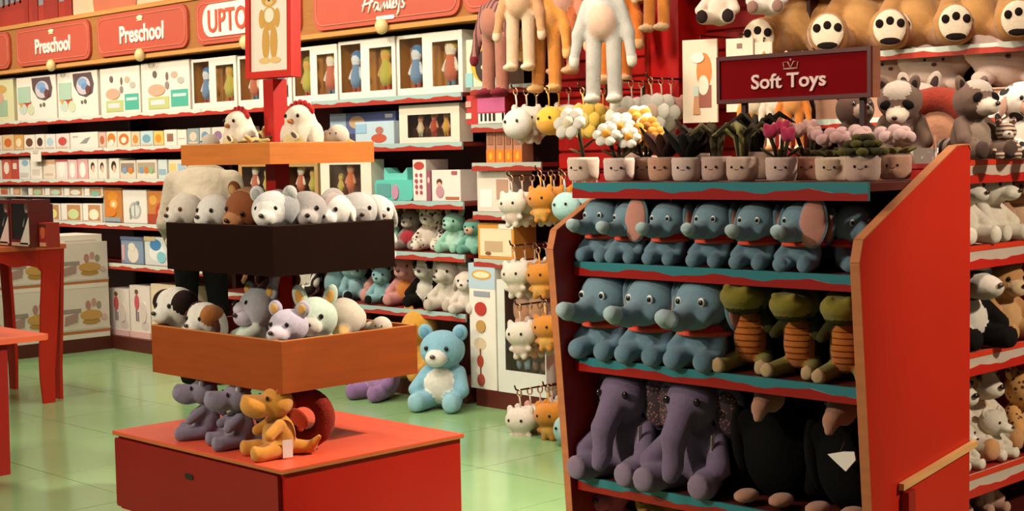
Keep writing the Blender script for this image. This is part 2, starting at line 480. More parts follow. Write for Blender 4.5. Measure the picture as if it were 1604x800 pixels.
strokes = [[(-.30, .02), (-.26, .14), (-.24, .20)], [(-.21, .0), (-.17, .12), (-.14, .21)], [(-.30, .09), (-.20, .11), (-.13, .13)],
           [(-.06, .10), (-.10, .11), (-.13, .05), (-.11, .01), (-.07, .05), (-.05, .10), (-.06, .02), (-.03, .02)],
           [(-.02, .0), (0, .10), (.0, .02), (.04, .10), (.045, .02), (.085, .10), (.085, .02), (.11, .03)],
           [(.11, .03), (.15, .17), (.15, .22), (.125, .14), (.125, .03), (.15, .02)],
           [(.15, .04), (.20, .08), (.19, .11), (.165, .08), (.17, .02), (.21, .03)],
           [(.22, .10), (.23, .04), (.26, .04), (.275, .11), (.25, -.02), (.22, -.07)], [(.35, .10), (.32, .11), (.31, .08), (.34, .05), (.32, .01), (.29, .02)]]
for st in strokes: mb.tube([(x*.66, -.027, z*.56) for x, z in st], .0085, wm, 6)
part(ts, 'script_lettering', mb.mesh('script_lettering'), (.0, 0, .078))
mb = MB(); mb.prism(rrect(-.09, .09, 0, .026, .012), -.03, -.022, wm); part(ts, 'small_caption_bar', mb.mesh('small_caption_bar'), (.03, 0, .022))
sign('salmon header sign beside hanging long legged plush', 733, 850)

# red slat panels behind the hanging plush
def slat_panel(label, x0, x1, z0, z1, y=6.35, pitch=.105, col='#b0140f'):
    t = thing('slat_panel', label, 'wall panel', (0, 0, 0))
    mb = MB(); mb.box(x0, x1, y+.02, YB+.04, 0, z1, mat('#7d0d0c', 'paint')); part(t, 'backing_board', mb.mesh('backing_board'))
    mb = MB(); mb.prism([(-.0, .006), (.006, 0), (.02, 0), (.02, pitch-.012), (.006, pitch-.012), (0, pitch-.018)], x0+.002, x1-.002, mat(col, 'paint'), 'x'); me = mb.mesh('slat')
    n = int((z1-z0)/pitch)
    for i in range(n): part(t, 'slat', me, (0, y, z0+i*pitch))
    return t
SLY = 6.35
slat_panel('red slat panel behind the hanging long legged plush', -6.0, -5.10, .1, 3.1)
slat_panel('darker red slat panel behind the Soft Toys sign', -4.9, -4.22, .1, 3.1, col='#8f1410')
mb = MB(); mb.box(-5.10, -4.9, 6.12, YB+.04, 0, 3.2, mat('#ad100e', 'paint')); pc = struct('trim_2', mb.mesh('trim_2'))
mb = MB(); mb.box(-5.115, -5.10, 6.10, 6.34, 0, 3.2, mat('#c23a22', 'paint')); part(pc, 'corner_strip', mb.mesh('corner_strip'))
# teddy bay
tz = float(hit(1370, 80, Y=YL)[2])
tb = thing('shelving_bay', 'shelving bay carrying the sitting tan teddies at upper right', 'shelving', group='shelving along the back wall')
mb = MB(); mb.box(-4.22, -2.3, YB, YB+.04, 0, 3.2, mat('#5b0f0d', 'paint')); part(tb, 'back_panel', mb.mesh('back_panel'))
shelf_parts(tb, -4.2, -2.3, tz, lip=.045)
shelf_parts(tb, -4.2, -2.3, 1.70, lip=.045)
for x in (-4.22, -2.32):
    mb = MB(); mb.box(x, x+.02, YL+.1, YB, 0, 3.2, mat('#3a1612', 'paint')); part(tb, 'upright', mb.mesh('upright'))
TEDZ = tz
# ------------------------------------------------------------------ plush kinds (unit height, facing -Y, base at z = 0)
_kc = {}
def eye_mesh(c, r, m='#120c0a', white=None):
    mb = MB()
    if white: mb.ell((c[0], c[1]+r*.25, c[2]), (r*1.25, r*.8, r*1.5), mat(white, 'plain'), 10, 8)
    mb.ell(c, (r, r*.7, r*1.1), mat(m, 'eye'), 10, 8)
    return mb.mesh('eye')
def eyes(x, y, z, r, m='#120c0a', white=None):
    return [('eye', eye_mesh((-x, y, z), r, m, white)), ('eye', eye_mesh((x, y, z), r, m, white))]
def lump(name, c, r, col, rot=None, kind='plush'):
    mb = MB(); mb.ell(c, r, asmat(col, kind), 14, 10, rot); return (name, mb.mesh(name))
def ear_pair(typ, col, inner, hz=.7, hw=.26, sc=1.0):
    out = []
    for sx in (-1, 1):
        mb = MB(); m = asmat(col, 'plush'); mi = asmat(inner, 'plush')
        if typ == 'round':
            mb.ell((sx*hw*.80, -.02, hz+.20*sc), (.095*sc, .045, .10*sc), m, 14, 10, (0, sx*.35, 0)); mb.ell((sx*hw*.81, -.05, hz+.20*sc), (.06*sc, .03, .065*sc), mi, 12, 8, (0, sx*.35, 0))
        elif typ == 'pointy':
            mb.ell((sx*hw*.66, 0, hz+.23*sc), (.085*sc, .045, .15*sc), m, 12, 10, (0, sx*.3, 0)); mb.ell((sx*hw*.66, -.03, hz+.22*sc), (.05*sc, .03, .10*sc), mi, 12, 8, (0, sx*.3, 0))
        elif typ == 'floppy':
            mb.ell((sx*hw*1.02, 0, hz-.04), (.055*sc, .12*sc, .20*sc), m, 14, 10, (0, -sx*.22, 0)); mb.ell((sx*hw*1.02, -.05, hz-.05), (.05*sc, .08*sc, .15*sc), mi, 12, 8, (0, -sx*.22, 0))
        elif typ == 'long':
            mb.ell((sx*hw*.45, .04, hz+.36*sc), (.07*sc, .045, .26*sc), m, 14, 10, (.1, sx*.18, 0)); mb.ell((sx*hw*.45, .01, hz+.35*sc), (.04*sc, .03, .20*sc), mi, 12, 8, (.1, sx*.18, 0))
        elif typ == 'fan':
            mb.ell((sx*hw*1.28, .05, hz+.02), (.21*sc, .05, .25*sc), m, 18, 12, (0, 0, sx*.5)); mb.ell((sx*hw*1.28, .015, hz+.015), (.165*sc, .04, .20*sc), mi, 16, 10, (0, 0, sx*.5))
        else: continue
        out.append(('ear', mb.mesh('ear')))
    return out
def sitter(key, body, belly=None, muz=None, ears='round', inner=None, foot=None, snout=0., head=(.26, .23, .24), extra=(), emats=(), nose='#2a1a16', eye=('#120c0a', None), limb=None, esc=1., n=34, er=.028, muzr=(.13, .1, .1), more=None, k=.035, compact=False):
    """a seated stuffed animal: one continuous body with colour patches; ears, eyes, nose are parts"""
    if key in _kc: return _kc[key]
    belly = belly or body; muz = muz or body; foot = foot or body; limb = limb or body
    mats = [body, belly, muz, foot, limb] + list(emats)
    pr = [E((0, .03, .27), (.24, .21, .28)), E((0, -.10, .27), (.17, .135, .20), 1), E((0, -.04, .70), head),
          E((0, -head[1]-.04, .62), (muzr[0], muzr[1]+snout, muzr[2]), 2)]
    if compact: pr += S(C((.19, -.02, .43), (.20, -.15, .30), .075, .075, 4), C((.13, -.06, .13), (.15, -.14, .10), .10, .10, 4), E((.15, -.21, .11), (.085, .035, .085), 3))
    else: pr += S(C((.19, -.02, .43), (.29, -.20, .24), .085, .085, 4), C((.13, -.06, .13), (.21, -.34, .11), .115, .11, 4), E((.215, -.42, .125), (.095, .045, .11), 3))
    pr += list(extra)
    P = [('body', blob('body', pr, mats, k, n))]
    P += ear_pair(ears, limb if ears in ('round',) and limb != body else body, inner or belly, .70, head[0], esc)
    P += eyes(head[0]*.46, -.04-head[1]*.90, .735, er, *eye)
    if nose: P.append(lump('nose', (0, -head[1]-.05-muzr[1]-snout, .655), (.035, .022, .026), nose, None, 'gloss'))
    if more: P += more()
    _kc[key] = P; return P

def k_blue_elephant(flip=0):
    key = ('bele', flip)
    if key in _kc: return _kc[key]
    col = ['#6f8c9a', '#627f90', '#a6bcbe']
    pr = [E((0, .04, .24), (.25, .22, .25), 1), E((0, -.02, .68), (.31, .28, .30)), E((0, -.22, .56), (.25, .17, .15)),
          C((0, -.30, .60), (0, -.48, .54), .125, .11), C((0, -.48, .54), (0, -.68, .57), .11, .095), C((0, -.68, .57), (0, -.76, .60), .095, .09, 2)]  # paler trunk tip has the front light painted into its colour
    pr += S(C((.16, -.04, .14), (.19, -.30, .10), .12, .12, 1), C((.21, -.03, .36), (.28, -.18, .20), .08, .08, 1))
    P = [('body', blob('body', pr, col, .04, 40))]
    pink = '#b07a6c'
    for sx in (-1, 1):
        mb = MB()
        if flip == sx:      # ear swung forward, showing the pink lining
            mb.ell((sx*.30, -.26, .70), (.21, .05, .37), mat('#6d8896', 'plush'), 20, 14, (0, sx*.12, sx*.2)); mb.ell((sx*.30, -.285, .69), (.185, .045, .34), mat(pink, 'felt'), 20, 12, (0, sx*.12, sx*.2))
        else:
            mb.ell((sx*.33, .10, .66), (.07, .20, .30), mat('#5f7c8b', 'plush'), 18, 12, (0, -sx*.15, 0)); mb.ell((sx*.345, .06, .65), (.06, .15, .25), mat(pink, 'felt'), 16, 10, (0, -sx*.15, 0))
        P.append(('ear', mb.mesh('ear')))
    P += eyes(.145, -.275, .72, .034, '#16120f', '#d8dcd6')
    mb = MB()
    for i in range(1): pass
    ring = [(.255*math.cos(2*PI*j/28), .02+.24*math.sin(2*PI*j/28), .425) for j in range(28)]
    mb.tube(ring, .052, mat('#9c1f18', 'felt'), 8, True)
    P.append(('collar', mb.mesh('collar')))
    mb = MB(); ring = [(.295*math.cos(2*PI*j/28), .02+.28*math.sin(2*PI*j/28), .375) for j in range(28)]
    mb.tube(ring, .026, mat('#c2432a', 'felt'), 8, True); P.append(('collar_rim', mb.mesh('collar_rim')))
    _kc[key] = P; return P
def k_crocodile():
    if 'croc' in _kc: return _kc['croc']
    ol = '#7d7229'; dk = '#3a3718'
    pr = [E((0, .06, .30), (.20, .18, .32), 1), E((0, -.08, .34), (.165, .13, .27), 2), E((0, -.02, .79), (.24, .22, .19)), E((0, -.28, .77), (.23, .26, .155)), E((0, -.25, .66), (.19, .22, .08), 1)]
    pr += S(E((.11, -.02, .95), (.06, .06, .06)), E((.10, -.47, .87), (.045, .05, .045)), C((.17, 0, .56), (.24, -.16, .44), .07, .06, 1), C((.14, 0, .10), (.22, -.34, .06), .09, .085, 0), E((.225, -.425, .075), (.075, .03, .085), 3))
    pr += [C((0, .2, .1), (0, .5, .06), .12, .05, 1)]
    P = [('body', blob('body', pr, [ol, dk, '#b3641f', '#b89a72'], .035, 40))]
    mb = MB()
    for i in range(6):
        z = .18+i*.065; a = .165*math.sqrt(max(.05, 1-((z-.34)/.27)**2))
        mb.tube([(a*math.sin(t), -.082-.132*math.sqrt(max(0, 1-((z-.34)/.27)**2))*math.cos(t), z) for t in np.linspace(-1.1, 1.1, 9)], .006, mat('#6d2f10', 'felt'), 5)
    P.append(('belly_stitching', mb.mesh('belly_stitching')))
    P += eyes(.14, -.07, .965, .026)
    _kc['croc'] = P; return P
def k_purple_elephant():
    if 'pele' in _kc: return _kc['pele']
    pr = [E((0, .06, .30), (.27, .23, .30)), E((0, -.06, .76), (.24, .22, .24)), C((0, -.22, .70), (0, -.38, .50), .135, .11), C((0, -.38, .50), (0, -.41, .26), .11, .085), C((0, -.41, .26), (0, -.45, .19), .085, .075)]
    pr += S(C((.19, 0, .46), (.34, -.22, .24), .10, .10), C((.16, -.06, .12), (.27, -.36, .11), .13, .125), E((.275, -.46, .12), (.10, .035, .11), 1))
    P = [('body', blob('body', pr, ['#6a5a73', '#7f6d80'], .04, 40))]
    for sx in (-1, 1):
        mb = MB()
        mb.ell((sx*.31, .04, .70), (.15, .05, .25), mat('#66566f', 'plush'), 18, 12, (0, -sx*.12, sx*.55))
        mb.ell((sx*.31, .005, .68), (.11, .04, .20), spots('#3a2a30', '#8c5a52', 34, .30), 16, 10, (0, -sx*.12, sx*.55))
        P.append(('ear', mb.mesh('ear')))
    P += eyes(.15, -.255, .80, .032)
    mb = MB(); mb.tube([(-.10, -.04, .995), (-.02, -.06, 1.005), (.12, -.08, .985)], .012, mat('#b9a6b2', 'felt'), 6); P.append(('ribbon', mb.mesh('ribbon')))
    mb = MB(); mb.box(.268, .27, -.22, -.16, .32, .52, mat('#cfc6bd', 'card')); P.append(('paper_tag', mb.mesh('paper_tag')))
    _kc['pele'] = P; return P
def k_black_bird():
    if 'bird' in _kc: return _kc['bird']
    bk = '#0b0908'
    pr = [E((0, .05, .36), (.30, .26, .38)), E((0, -.05, .80), (.17, .17, .17)), C((0, -.17, .80), (0, -.34, .74), .12, .06, 1), C((0, -.33, .74), (0, -.37, .66), .06, .035, 1), E((0, -.10, .90), (.14, .14, .08), 1)]
    pr += S(C((.25, .02, .55), (.36, .05, .12), .11, .07), E((.14, -.28, .06), (.09, .13, .05), 1))
    P = [('body', blob('body', pr, [bk, '#a5765f'], .03, 38))]
    P += eyes(.13, -.17, .84, .022)
    for sx in (-1, 1): P.append(lump('wing', (sx*.31, .06, .38), (.07, .19, .30), '#120e0d', (0, sx*.18, 0)))
    _kc['bird'] = P; return P
def k_pot(face=True, col='#cbb0a0', plant='flower', pc='#e9e2d2', cc='#d18a1c'):
    key = ('pot', col, plant, pc, cc)
    if key in _kc: return _kc[key]
    mb = MB(); m = mat(col, 'plush')
    mb.lathe([(0, 0), (.19, 0), (.24, .03), (.262, .12), (.265, .26), (.272, .35), (.255, .40), (.22, .39), (.21, .36), (0, .35)], m, 24)
    P = [('pot', mb.mesh('pot'))]
    mb = MB(); mb.lathe([(0, .36), (.20, .365), (.15, .40), (0, .41)], mat('#3b2a1e', 'plush'), 18); P.append(('soil', mb.mesh('soil')))
    P += eyes(.085, -.255, .23, .022)
    mb = MB(); mb.tube([(.035*t, -.264+.004*abs(t), .185+.012*t*t) for t in (-1, -.5, 0, .5, 1)], .006, mat('#3a2420', 'felt'), 5); P.append(('mouth', mb.mesh('mouth')))
    rnd = random.Random(hash(plant) % 1000+len(pc))
    def leaf(x, y, z, dx, dy, dz, w, colr, nm='leaf'):
        d = Vector((dx, dy, dz)); L = d.length; mb = MB()
        e = d.to_track_quat('Z', 'Y').to_euler()
        mb.ell((x+dx/2, y+dy/2, z+dz/2), (w, w*.38, L/2), asmat(colr, 'plush'), 10, 8, tuple(e)); return (nm, mb.mesh(nm))
    def flower(x, y, z, r, tilt=.7):
        mb = MB(); M = Matrix.Translation((x, y, z)) @ Matrix.Rotation(tilt, 4, 'X')
        for i in range(6):
            a = i*PI/3; q = M @ Vector((r*.62*math.cos(a), r*.62*math.sin(a), 0))
            mb.ell(q, (r*.42, r*.42, r*.20), mat(pc, 'plush'), 10, 6, (tilt, 0, 0))
        q = M @ Vector((0, 0, r*.12)); mb.ell(q, (r*.36, r*.36, r*.24), mat(cc, 'plush'), 10, 6, (tilt, 0, 0))
        return ('blossom', mb.mesh('blossom'))
    def stem(x0, x, y, z):
        mb = MB(); mb.tube([(x0, 0, .38), ((x0+x)/2, y/2, .38+(z-.38)*.55), (x, y, z)], .035, mat('#3c3220', 'plush'), 7); return ('stem', mb.mesh('stem'))
    if plant == 'flower':
        for x, y, z, r in ((-.18, -.16, .80, .24), (.18, -.06, .74, .22), (.0, .12, .92, .22)):
            P += [stem(x*.3, x, y+.06, z-.04), flower(x, y, z, r, 1.0)]
        P += [leaf(.05, .02, .4, .26, -.06, .20, .06, '#4a4422'), leaf(-.05, .02, .4, -.25, -.05, .14, .06, '#4a4422')]
    elif plant == 'tall':
        P += [stem(0, -.10, .02, .92), flower(-.20, -.10, .98, .30, 1.1), leaf(.0, 0, .55, .24, -.02, .16, .05, '#4b3a2a'), leaf(0, 0, .45, -.25, -.04, .10, .05, '#6a5532')]
    elif plant == 'leaves':
        for i in range(11):
            a = i*2*PI/11+rnd.random()*.4; l = .36+.2*rnd.random(); up = .25+.35*rnd.random()
            P.append(leaf(.07*math.cos(a), .07*math.sin(a), .38, l*.7*math.cos(a), l*.7*math.sin(a), up, .095, pc if i % 3 else cc))
    elif plant == 'blades':
        for i in range(9):
            a = i*2*PI/9+rnd.random()*.3; l = .40+.25*rnd.random()
            mb = MB(); ca, sa = math.cos(a), math.sin(a)
            mb.tube([(.05*ca, .05*sa, .38), (.2*l*ca, .2*l*sa, .38+l*.7), (.6*l*ca, .6*l*sa, .38+l), (1.0*l*ca, 1.0*l*sa, .38+l*.75)], [.04, .055, .045, .015], mat(pc if i % 2 else cc, 'plush'), 7)
            P.append(('leaf', mb.mesh('leaf')))
    elif plant == 'tulip':
        for x, y, z in ((-.17, -.10, .80), (.12, -.14, .74), (.02, .12, .86)):
            P.append(stem(x*.4, x, y, z-.06))
            P.append(('blossom', blob('blossom', [E((x, y, z+.02), (.12, .11, .11)), E((x-.06, y-.03, z+.10), (.06, .06, .07), 0, (0, -.3, 0)), E((x+.06, y-.03, z+.10), (.06, .06, .07), 0, (0, .3, 0))], [pc], .03, 18)))
        P += [leaf(.1, -.08, .4, .25, -.12, .18, .07, cc), leaf(-.1, -.08, .4, -.24, -.1, .16, .07, cc), leaf(0, -.1, .4, .02, -.2, .14, .07, cc)]
    elif plant == 'buds':
        for i in range(7):
            a = i*2*PI/6; r = .0 if i == 6 else .22
            mb = MB(); mb.ell((r*math.cos(a), r*math.sin(a), .66+(.14 if i == 6 else rnd.random()*.12)), (.12, .11, .10), mat(pc, 'plush'), 12, 8); P.append(('bud', mb.mesh('bud')))
        for i in range(8):
            a = i*2*PI/8; P.append(leaf(.12*math.cos(a), .12*math.sin(a), .42, .24*math.cos(a), .24*math.sin(a), .10, .075, cc))
    elif plant == 'succulent':
        for ringr, zz, nn, sz in ((.30, .45, 9, .10), (.20, .57, 7, .10), (.09, .67, 4, .09)):
            for i in range(nn):
                a = i*2*PI/nn+zz*3; mb = MB()
                mb.ell((ringr*math.cos(a), ringr*math.sin(a), zz), (sz, sz, sz*.62), mat(pc if i % 2 else cc, 'plush'), 10, 7); P.append(('leaf', mb.mesh('leaf')))
    _kc[key] = P; return P
def k_teddy():
    if 'ted' in _kc: return _kc['ted']
    def more():
        o = []
        for sx in (-1, 1):
            mb = MB(); mb.ell((sx*.27, -.50, .165), (.135, .03, .15), mat('#dcc9b0', 'felt'), 16, 10)
            o.append(('foot_pad', mb.mesh('foot_pad')))
            for q in (-1, 0, 1):
                mb = MB(); mb.ell((sx*.27+q*.085, -.528, .20+(.02 if q == 0 else 0)), (.033, .012, .036), mat('#1d1210', 'felt'), 10, 6); o.append(('toe_dot', mb.mesh('toe_dot')))
            mb = MB(); mb.ell((sx*.27, -.522, .055), (.085, .012, .03), mat('#1d1210', 'felt'), 12, 6); o.append(('sole_patch', mb.mesh('sole_patch')))
        return o
    c = '#b57f45'
    ex = S(E((.27, -.40, .165), (.165, .10, .175)))
    return sitter('ted', c, '#c08e54', '#cda878', 'round', '#a8713c', c, extra=ex, more=more, n=36)
def k_longleg(c1, c2, c3, jacket=None):
    key = ('ll', c1, c2, c3, jacket)
    if key in _kc: return _kc[key]
    jm = jacket or c1
    pr = [E((0, 0, .52), (.115, .085, .14), 4), E((0, -.035, .50), (.09, .07, .11), 1), E((0, 0, .76), (.10, .09, .10)), E((0, -.08, .735), (.05, .05, .04), 1)]
    pr += S(C((.10, 0, .60), (.155, -.01, .42), .038, .04, 3), C((.155, -.01, .42), (.175, -.03, .29), .036, .03, 3), E((.18, -.035, .255), (.034, .03, .045), 2),
            C((.06, 0, .42), (.068, -.01, .05), .05, .044, 0), E((.07, -.045, .028), (.05, .075, .028), 2))
    P = [('body', blob('body', pr, [c1, c2, c3, jm, jm], .02, 52))]
    P += ear_pair('long', c1, c2, .76, .16, .45)
    P += eyes(.04, -.085, .78, .011)
    _kc[key] = P; return P
def k_raccoon():
    def more():
        o = []
        for sx in (-1, 1):
            mb = MB(); mb.ell((sx*.125, -.238, .735), (.075, .035, .055), mat('#17110f', 'plush'), 12, 8, (0, sx*.5, 0)); o.append(('eye_mask', mb.mesh('eye_mask')))
        return o
    return sitter('rac', '#6a5347', '#8a7464', '#cbb9a6', 'pointy', '#2a1d19', '#4a3830', snout=.05, extra=(E((0, -.09, .83), (.17, .16, .12), 5), E((0, .38, .15), (.12, .26, .12), 6)), emats=('#a8998c', stripes('#8b7768', '#241a17', 2.2, 'Y')), more=more, esc=.8)
def k_dragon(c, wing, horn, belly):
    key = ('dra', c)
    if key in _kc: return _kc[key]
    pr = [E((0, .05, .28), (.21, .19, .28)), E((0, -.09, .29), (.15, .12, .2), 1), E((0, .0, .74), (.24, .22, .21)), E((0, -.26, .70), (.20, .22, .16)), E((0, -.36, .73), (.185, .14, .135)),
          C((0, .18, .12), (.10, .42, .10), .11, .08), C((.10, .42, .10), (.26, .50, .26), .08, .03)]
    pr += S(C((.17, -.02, .45), (.26, -.20, .33), .08, .075), C((.14, -.02, .12), (.24, -.33, .10), .115, .11), E((.245, -.40, .12), (.10, .05, .10)), E((.08, -.42, .83), (.035, .045, .04)))
    P = [('body', blob('body', pr, [c, belly], .035, 40))]
    P += ear_pair('pointy', c, horn, .72, .24, .7)
    for sx in (-1, 1):
        P.append(lump('horn', (sx*.09, .04, .95), (.03, .03, .075), horn, (.2, sx*.3, 0)))
        mb = MB(); mb.ell((sx*.20, .24, .52), (.03, .11, .17), mat(wing, 'felt'), 14, 10, (.5, sx*.35, -sx*.5)); P.append(('wing', mb.mesh('wing')))
    for i in range(4): P.append(lump('back_spike', (0, .17+.05*i, .86-.17*i), (.02, .045, .055), wing, (.6, 0, 0)))
    P += eyes(.165, -.18, .82, .032)
    mb = MB(); mb.box(.262, .266, -.02, .12, .02, .26, mat('#d9d2c8', 'card')); (P.append(('paper_tag', mb.mesh('paper_tag'))) if c == '#cf8b32' else None)
    _kc[key] = P; return P
def k_owl(c='#e8dcc6', red='#b8231c'):
    if 'owl' in _kc: return _kc['owl']
    pr = [E((0, 0, .42), (.34, .30, .42)), E((0, -.04, .70), (.27, .25, .24)), E((0, -.16, .30), (.24, .18, .24), 1)]
    pr += S(E((.32, 0, .40), (.08, .16, .24)), E((.14, -.24, .05), (.10, .12, .05), 2))
    P = [('body', blob('body', pr, [c, '#dccb8e', '#c58a2c'], .03, 34))]
    mb = MB()
    for a in np.linspace(-1.1, 1.1, 7): mb.ell((.27*math.sin(a), -.02, .72+.25*math.cos(a)), (.05, .045, .065), mat(red, 'plush'), 10, 7)
    P.append(('feather_crest', mb.mesh('feather_crest')))
    P.append(lump('beak', (0, -.30, .66), (.05, .07, .04), '#c97f35'))
    P += eyes(.13, -.265, .75, .032)
    mb = MB(); mb.prism(oval(0, 0, .10, .055), -.01, .01, mat('#cdbf9a', 'card')); mb.prism(oval(0, 0, .07, .035), -.014, -.01, mat('#4a2d20', 'card')); P.append(('oval_tag', mb.mesh('oval_tag')))
    q = P[-1][1]; q.transform(Matrix.Translation((.12, -.36, .42)) @ Matrix.Rotation(.7, 4, 'Y'))
    _kc['owl'] = P; return P
def k_keyring(c1, c2, typ='cat'):
    key = ('key', c1, c2, typ)
    if key in _kc: return _kc[key]
    P = []
    if typ == 'round':
        P.append(('body', blob('body', [E((0, 0, -.74), (.34, .25, .32)), E((0, -.03, -.82), (.30, .235, .22), 1)], [c1, c2], .02, 20)))
    elif typ == 'flower':
        mb = MB()
        for i in range(6):
            a = i*PI/3; mb.ell((.24*math.cos(a), 0, -.70+.24*math.sin(a)), (.17, .08, .17), mat(c1, 'plush'), 10, 7)
        P.append(('petals', mb.mesh('petals'))); P.append(lump('centre', (0, -.06, -.70), (.17, .08, .17), c2))
    else:
        pr = [E((0, 0, -.62), (.36, .24, .26)), E((0, 0, -.93), (.21, .17, .17), 1)] + S(E((.25, 0, -.42), (.08, .05, .11)), C((.12, 0, -.85), (.22, -.06, -.92), .06, .06), C((.08, -.02, -1.0), (.10, -.08, -1.08), .07, .07))
        P.append(('body', blob('body', pr, [c1, c2], .02, 24)))
    if typ != 'flower': P += eyes(.15, -.215 if typ == 'cat' else -.24, -.60 if typ == 'cat' else -.68, .032)
    mb = MB(); mb.tube([(.05*math.cos(a), 0, -.07+.07*math.sin(a)) for a in np.linspace(0, 2*PI, 13)[:-1]], .016, mat('#c9a27a', 'metal'), 6, True); P.append(('clip_ring', mb.mesh('clip_ring')))
    mb = MB(); mb.tube([(0, 0, -.13), (.012, 0, -.28), (0, 0, -.45)], .018, mat(c2, 'felt'), 6); P.append(('strap', mb.mesh('strap')))
    _kc[key] = P; return P

def put(P, name, label, cat, px=None, Y=None, z=None, hpx=None, s=None, rz=0., group=None, X=None, tilt=0., roll=0., dz=0.):
    if X is None: X = xat(px, Y, z)
    if s is None: s = hpx*depth((X, Y, z))/FPX
    t = thing(name, label, cat, (X, Y, z+dz), (tilt, roll, rz), s, group)
    for nm, me, *r in P: part(t, nm, me)
    return t

# ------------------------------------------------------------------ cartons
def deco(mb, d, w, h, y):
    for i, e in enumerate(d):
        yy = y-.0012*(i % 6+1)
        if e[0] == 'r': mb.prism([((e[1]-.5)*w, e[2]*h), ((e[3]-.5)*w, e[2]*h), ((e[3]-.5)*w, e[4]*h), ((e[1]-.5)*w, e[4]*h)], yy, y, mat(e[5], 'card'))
        elif e[0] == 'o': mb.prism(oval((e[1]-.5)*w, e[2]*h, e[3]*w, e[4]*h, 16), yy, y, mat(e[5], 'card'))
        elif e[0] == 'p': mb.prism([((u-.5)*w, v*h) for u, v in e[1]], yy, y, mat(e[2], 'card'))
def carton(name, label, cat, X, Yc, z, w, h, dp, col, d=(), rz=0., group=None, tilt=0., side=None):
    """printed carton; local front is -Y at y = -dp/2"""
    t = thing(name, label, cat, (X, Yc, z), (tilt, 0, rz), 1, group)
    b = min(.004, w*.03); mb = MB(); m = mat(col, 'card')
    mb.prism([(-w/2+b, -dp/2), (w/2-b, -dp/2), (w/2, -dp/2+b), (w/2, dp/2-b), (w/2-b, dp/2), (-w/2+b, dp/2), (-w/2, dp/2-b), (-w/2, -dp/2+b)], 0, h, m, 'z')
    part(t, 'carton', mb.mesh('carton'))
    if d:
        mb = MB(); deco(mb, d, w, h, -dp/2); part(t, 'printed_front', mb.mesh('printed_front'))
    if side:
        mb = MB(); deco(mb, side, dp, h, -w/2); me = mb.mesh('printed_side'); me.transform(Matrix.Rotation(PI/2, 4, 'Z')); part(t, 'printed_side', me)
    return t
def shelfbox(label, p0, p1, ztop_px, z, Yf=YL+.05, dp=.2, col='#e6ded0', d=(), group=None, name='toy_carton', side=None, hh=None):
    x0, x1 = xat(p0, Yf, z), xat(p1, Yf, z)
    h = hh if hh else float(hit((p0+p1)/2, ztop_px, Y=Yf)[2])-z
    return carton(name, label, 'toy box', (x0+x1)/2, Yf+dp/2, z, (x1-x0)*.975, h, dp, col, d, 0, group, 0, side)
def mini_doll(hc, body, hair, skin='#c98f68'):
    key = ('doll', hc, body, hair, skin)
    if key in _kc: return _kc[key]
    pr = [E((0, 0, .80), (.17, .14, .17), 2), E((0, .04, .86), (.20, .16, .17), 1), C((0, 0, .62), (0, 0, .30), .13, .20, 0)] + S(C((.12, 0, .58), (.24, -.04, .36), .055, .05, 2), C((.07, 0, .3), (.08, 0, .04), .06, .06, 3))
    _kc[key] = blob('doll_figure', pr, [body, hair, skin, hc], .02, 24); return _kc[key]
def windowbox(label, p0, p1, top_px, z, cols, wins, Yf=YL+.05, dp=.11, frame='#e6dfd2', back='#b98236', group=None, dolls=()):
    """carton with clear windows; wins: (u0,v0,u1,v1)"""
    x0, x1 = xat(p0, Yf, z), xat(p1, Yf, z); w = (x1-x0)*.98
    h = float(hit((p0+p1)/2, top_px, Y=Yf)[2])-z
    t = thing('doll_box', label, 'toy box', ((x0+x1)/2, Yf+dp/2, z), group=group)
    m = mat(frame, 'card'); mb = MB(); q = .006
    mb.box(-w/2, w/2, dp/2-q, dp/2, 0, h, m); mb.box(-w/2, -w/2+q, -dp/2, dp/2-q, 0, h, m); mb.box(w/2-q, w/2, -dp/2, dp/2-q, 0, h, m)
    mb.box(-w/2+q, w/2-q, -dp/2, dp/2-q, 0, q, m); mb.box(-w/2+q, w/2-q, -dp/2, dp/2-q, h-q, h, m)
    part(t, 'carton_shell', mb.mesh('carton_shell'))
    mb = MB(); mb.box(-w/2+q, w/2-q, dp/2-q-.004, dp/2-q, q, h-q, mat(back, 'card')); part(t, 'backing_card', mb.mesh('backing_card'))
    mb = MB(); mb.box(-w/2+q, -w/2+q+.003, -dp/2, dp/2-q-.004, q, h-q, mat(back, 'card')); mb.box(w/2-q-.003, w/2-q, -dp/2, dp/2-q-.004, q, h-q, mat(back, 'card')); mb.box(-w/2+q, w/2-q, -dp/2, dp/2-q-.004, q, q+.003, mat(back, 'card')); part(t, 'coloured_liner', mb.mesh('coloured_liner'))
    us = sorted(set([0, 1]+[u for a in wins for u in (a[0], a[2])])); vs = sorted(set([0, 1]+[v for a in wins for v in (a[1], a[3])]))
    mb = MB()
    for i in range(len(us)-1):
        for j in range(len(vs)-1):
            cu, cv = (us[i]+us[i+1])/2, (vs[j]+vs[j+1])/2
            if not any(a[0] < cu < a[2] and a[1] < cv < a[3] for a in wins):
                mb.box((us[i]-.5)*w, (us[i+1]-.5)*w, -dp/2-.004, -dp/2, vs[j]*h, vs[j+1]*h, m)
    part(t, 'front_frame', mb.mesh('front_frame'))
    for a in wins:
        mb = MB(); mb.box((a[0]-.5)*w, (a[2]-.5)*w, -dp/2-.002, -dp/2, a[1]*h, a[3]*h, clear()); part(t, 'window_pane', mb.mesh('window_pane'))
    for u, v, sc, dl in dolls:
        o = part(t, 'doll_figure', mini_doll(*dl), ((u-.5)*w, -.01, v*h+.004)); o.scale = (sc*h*1.15, sc*h*.7, sc*h*1.15)
    return t
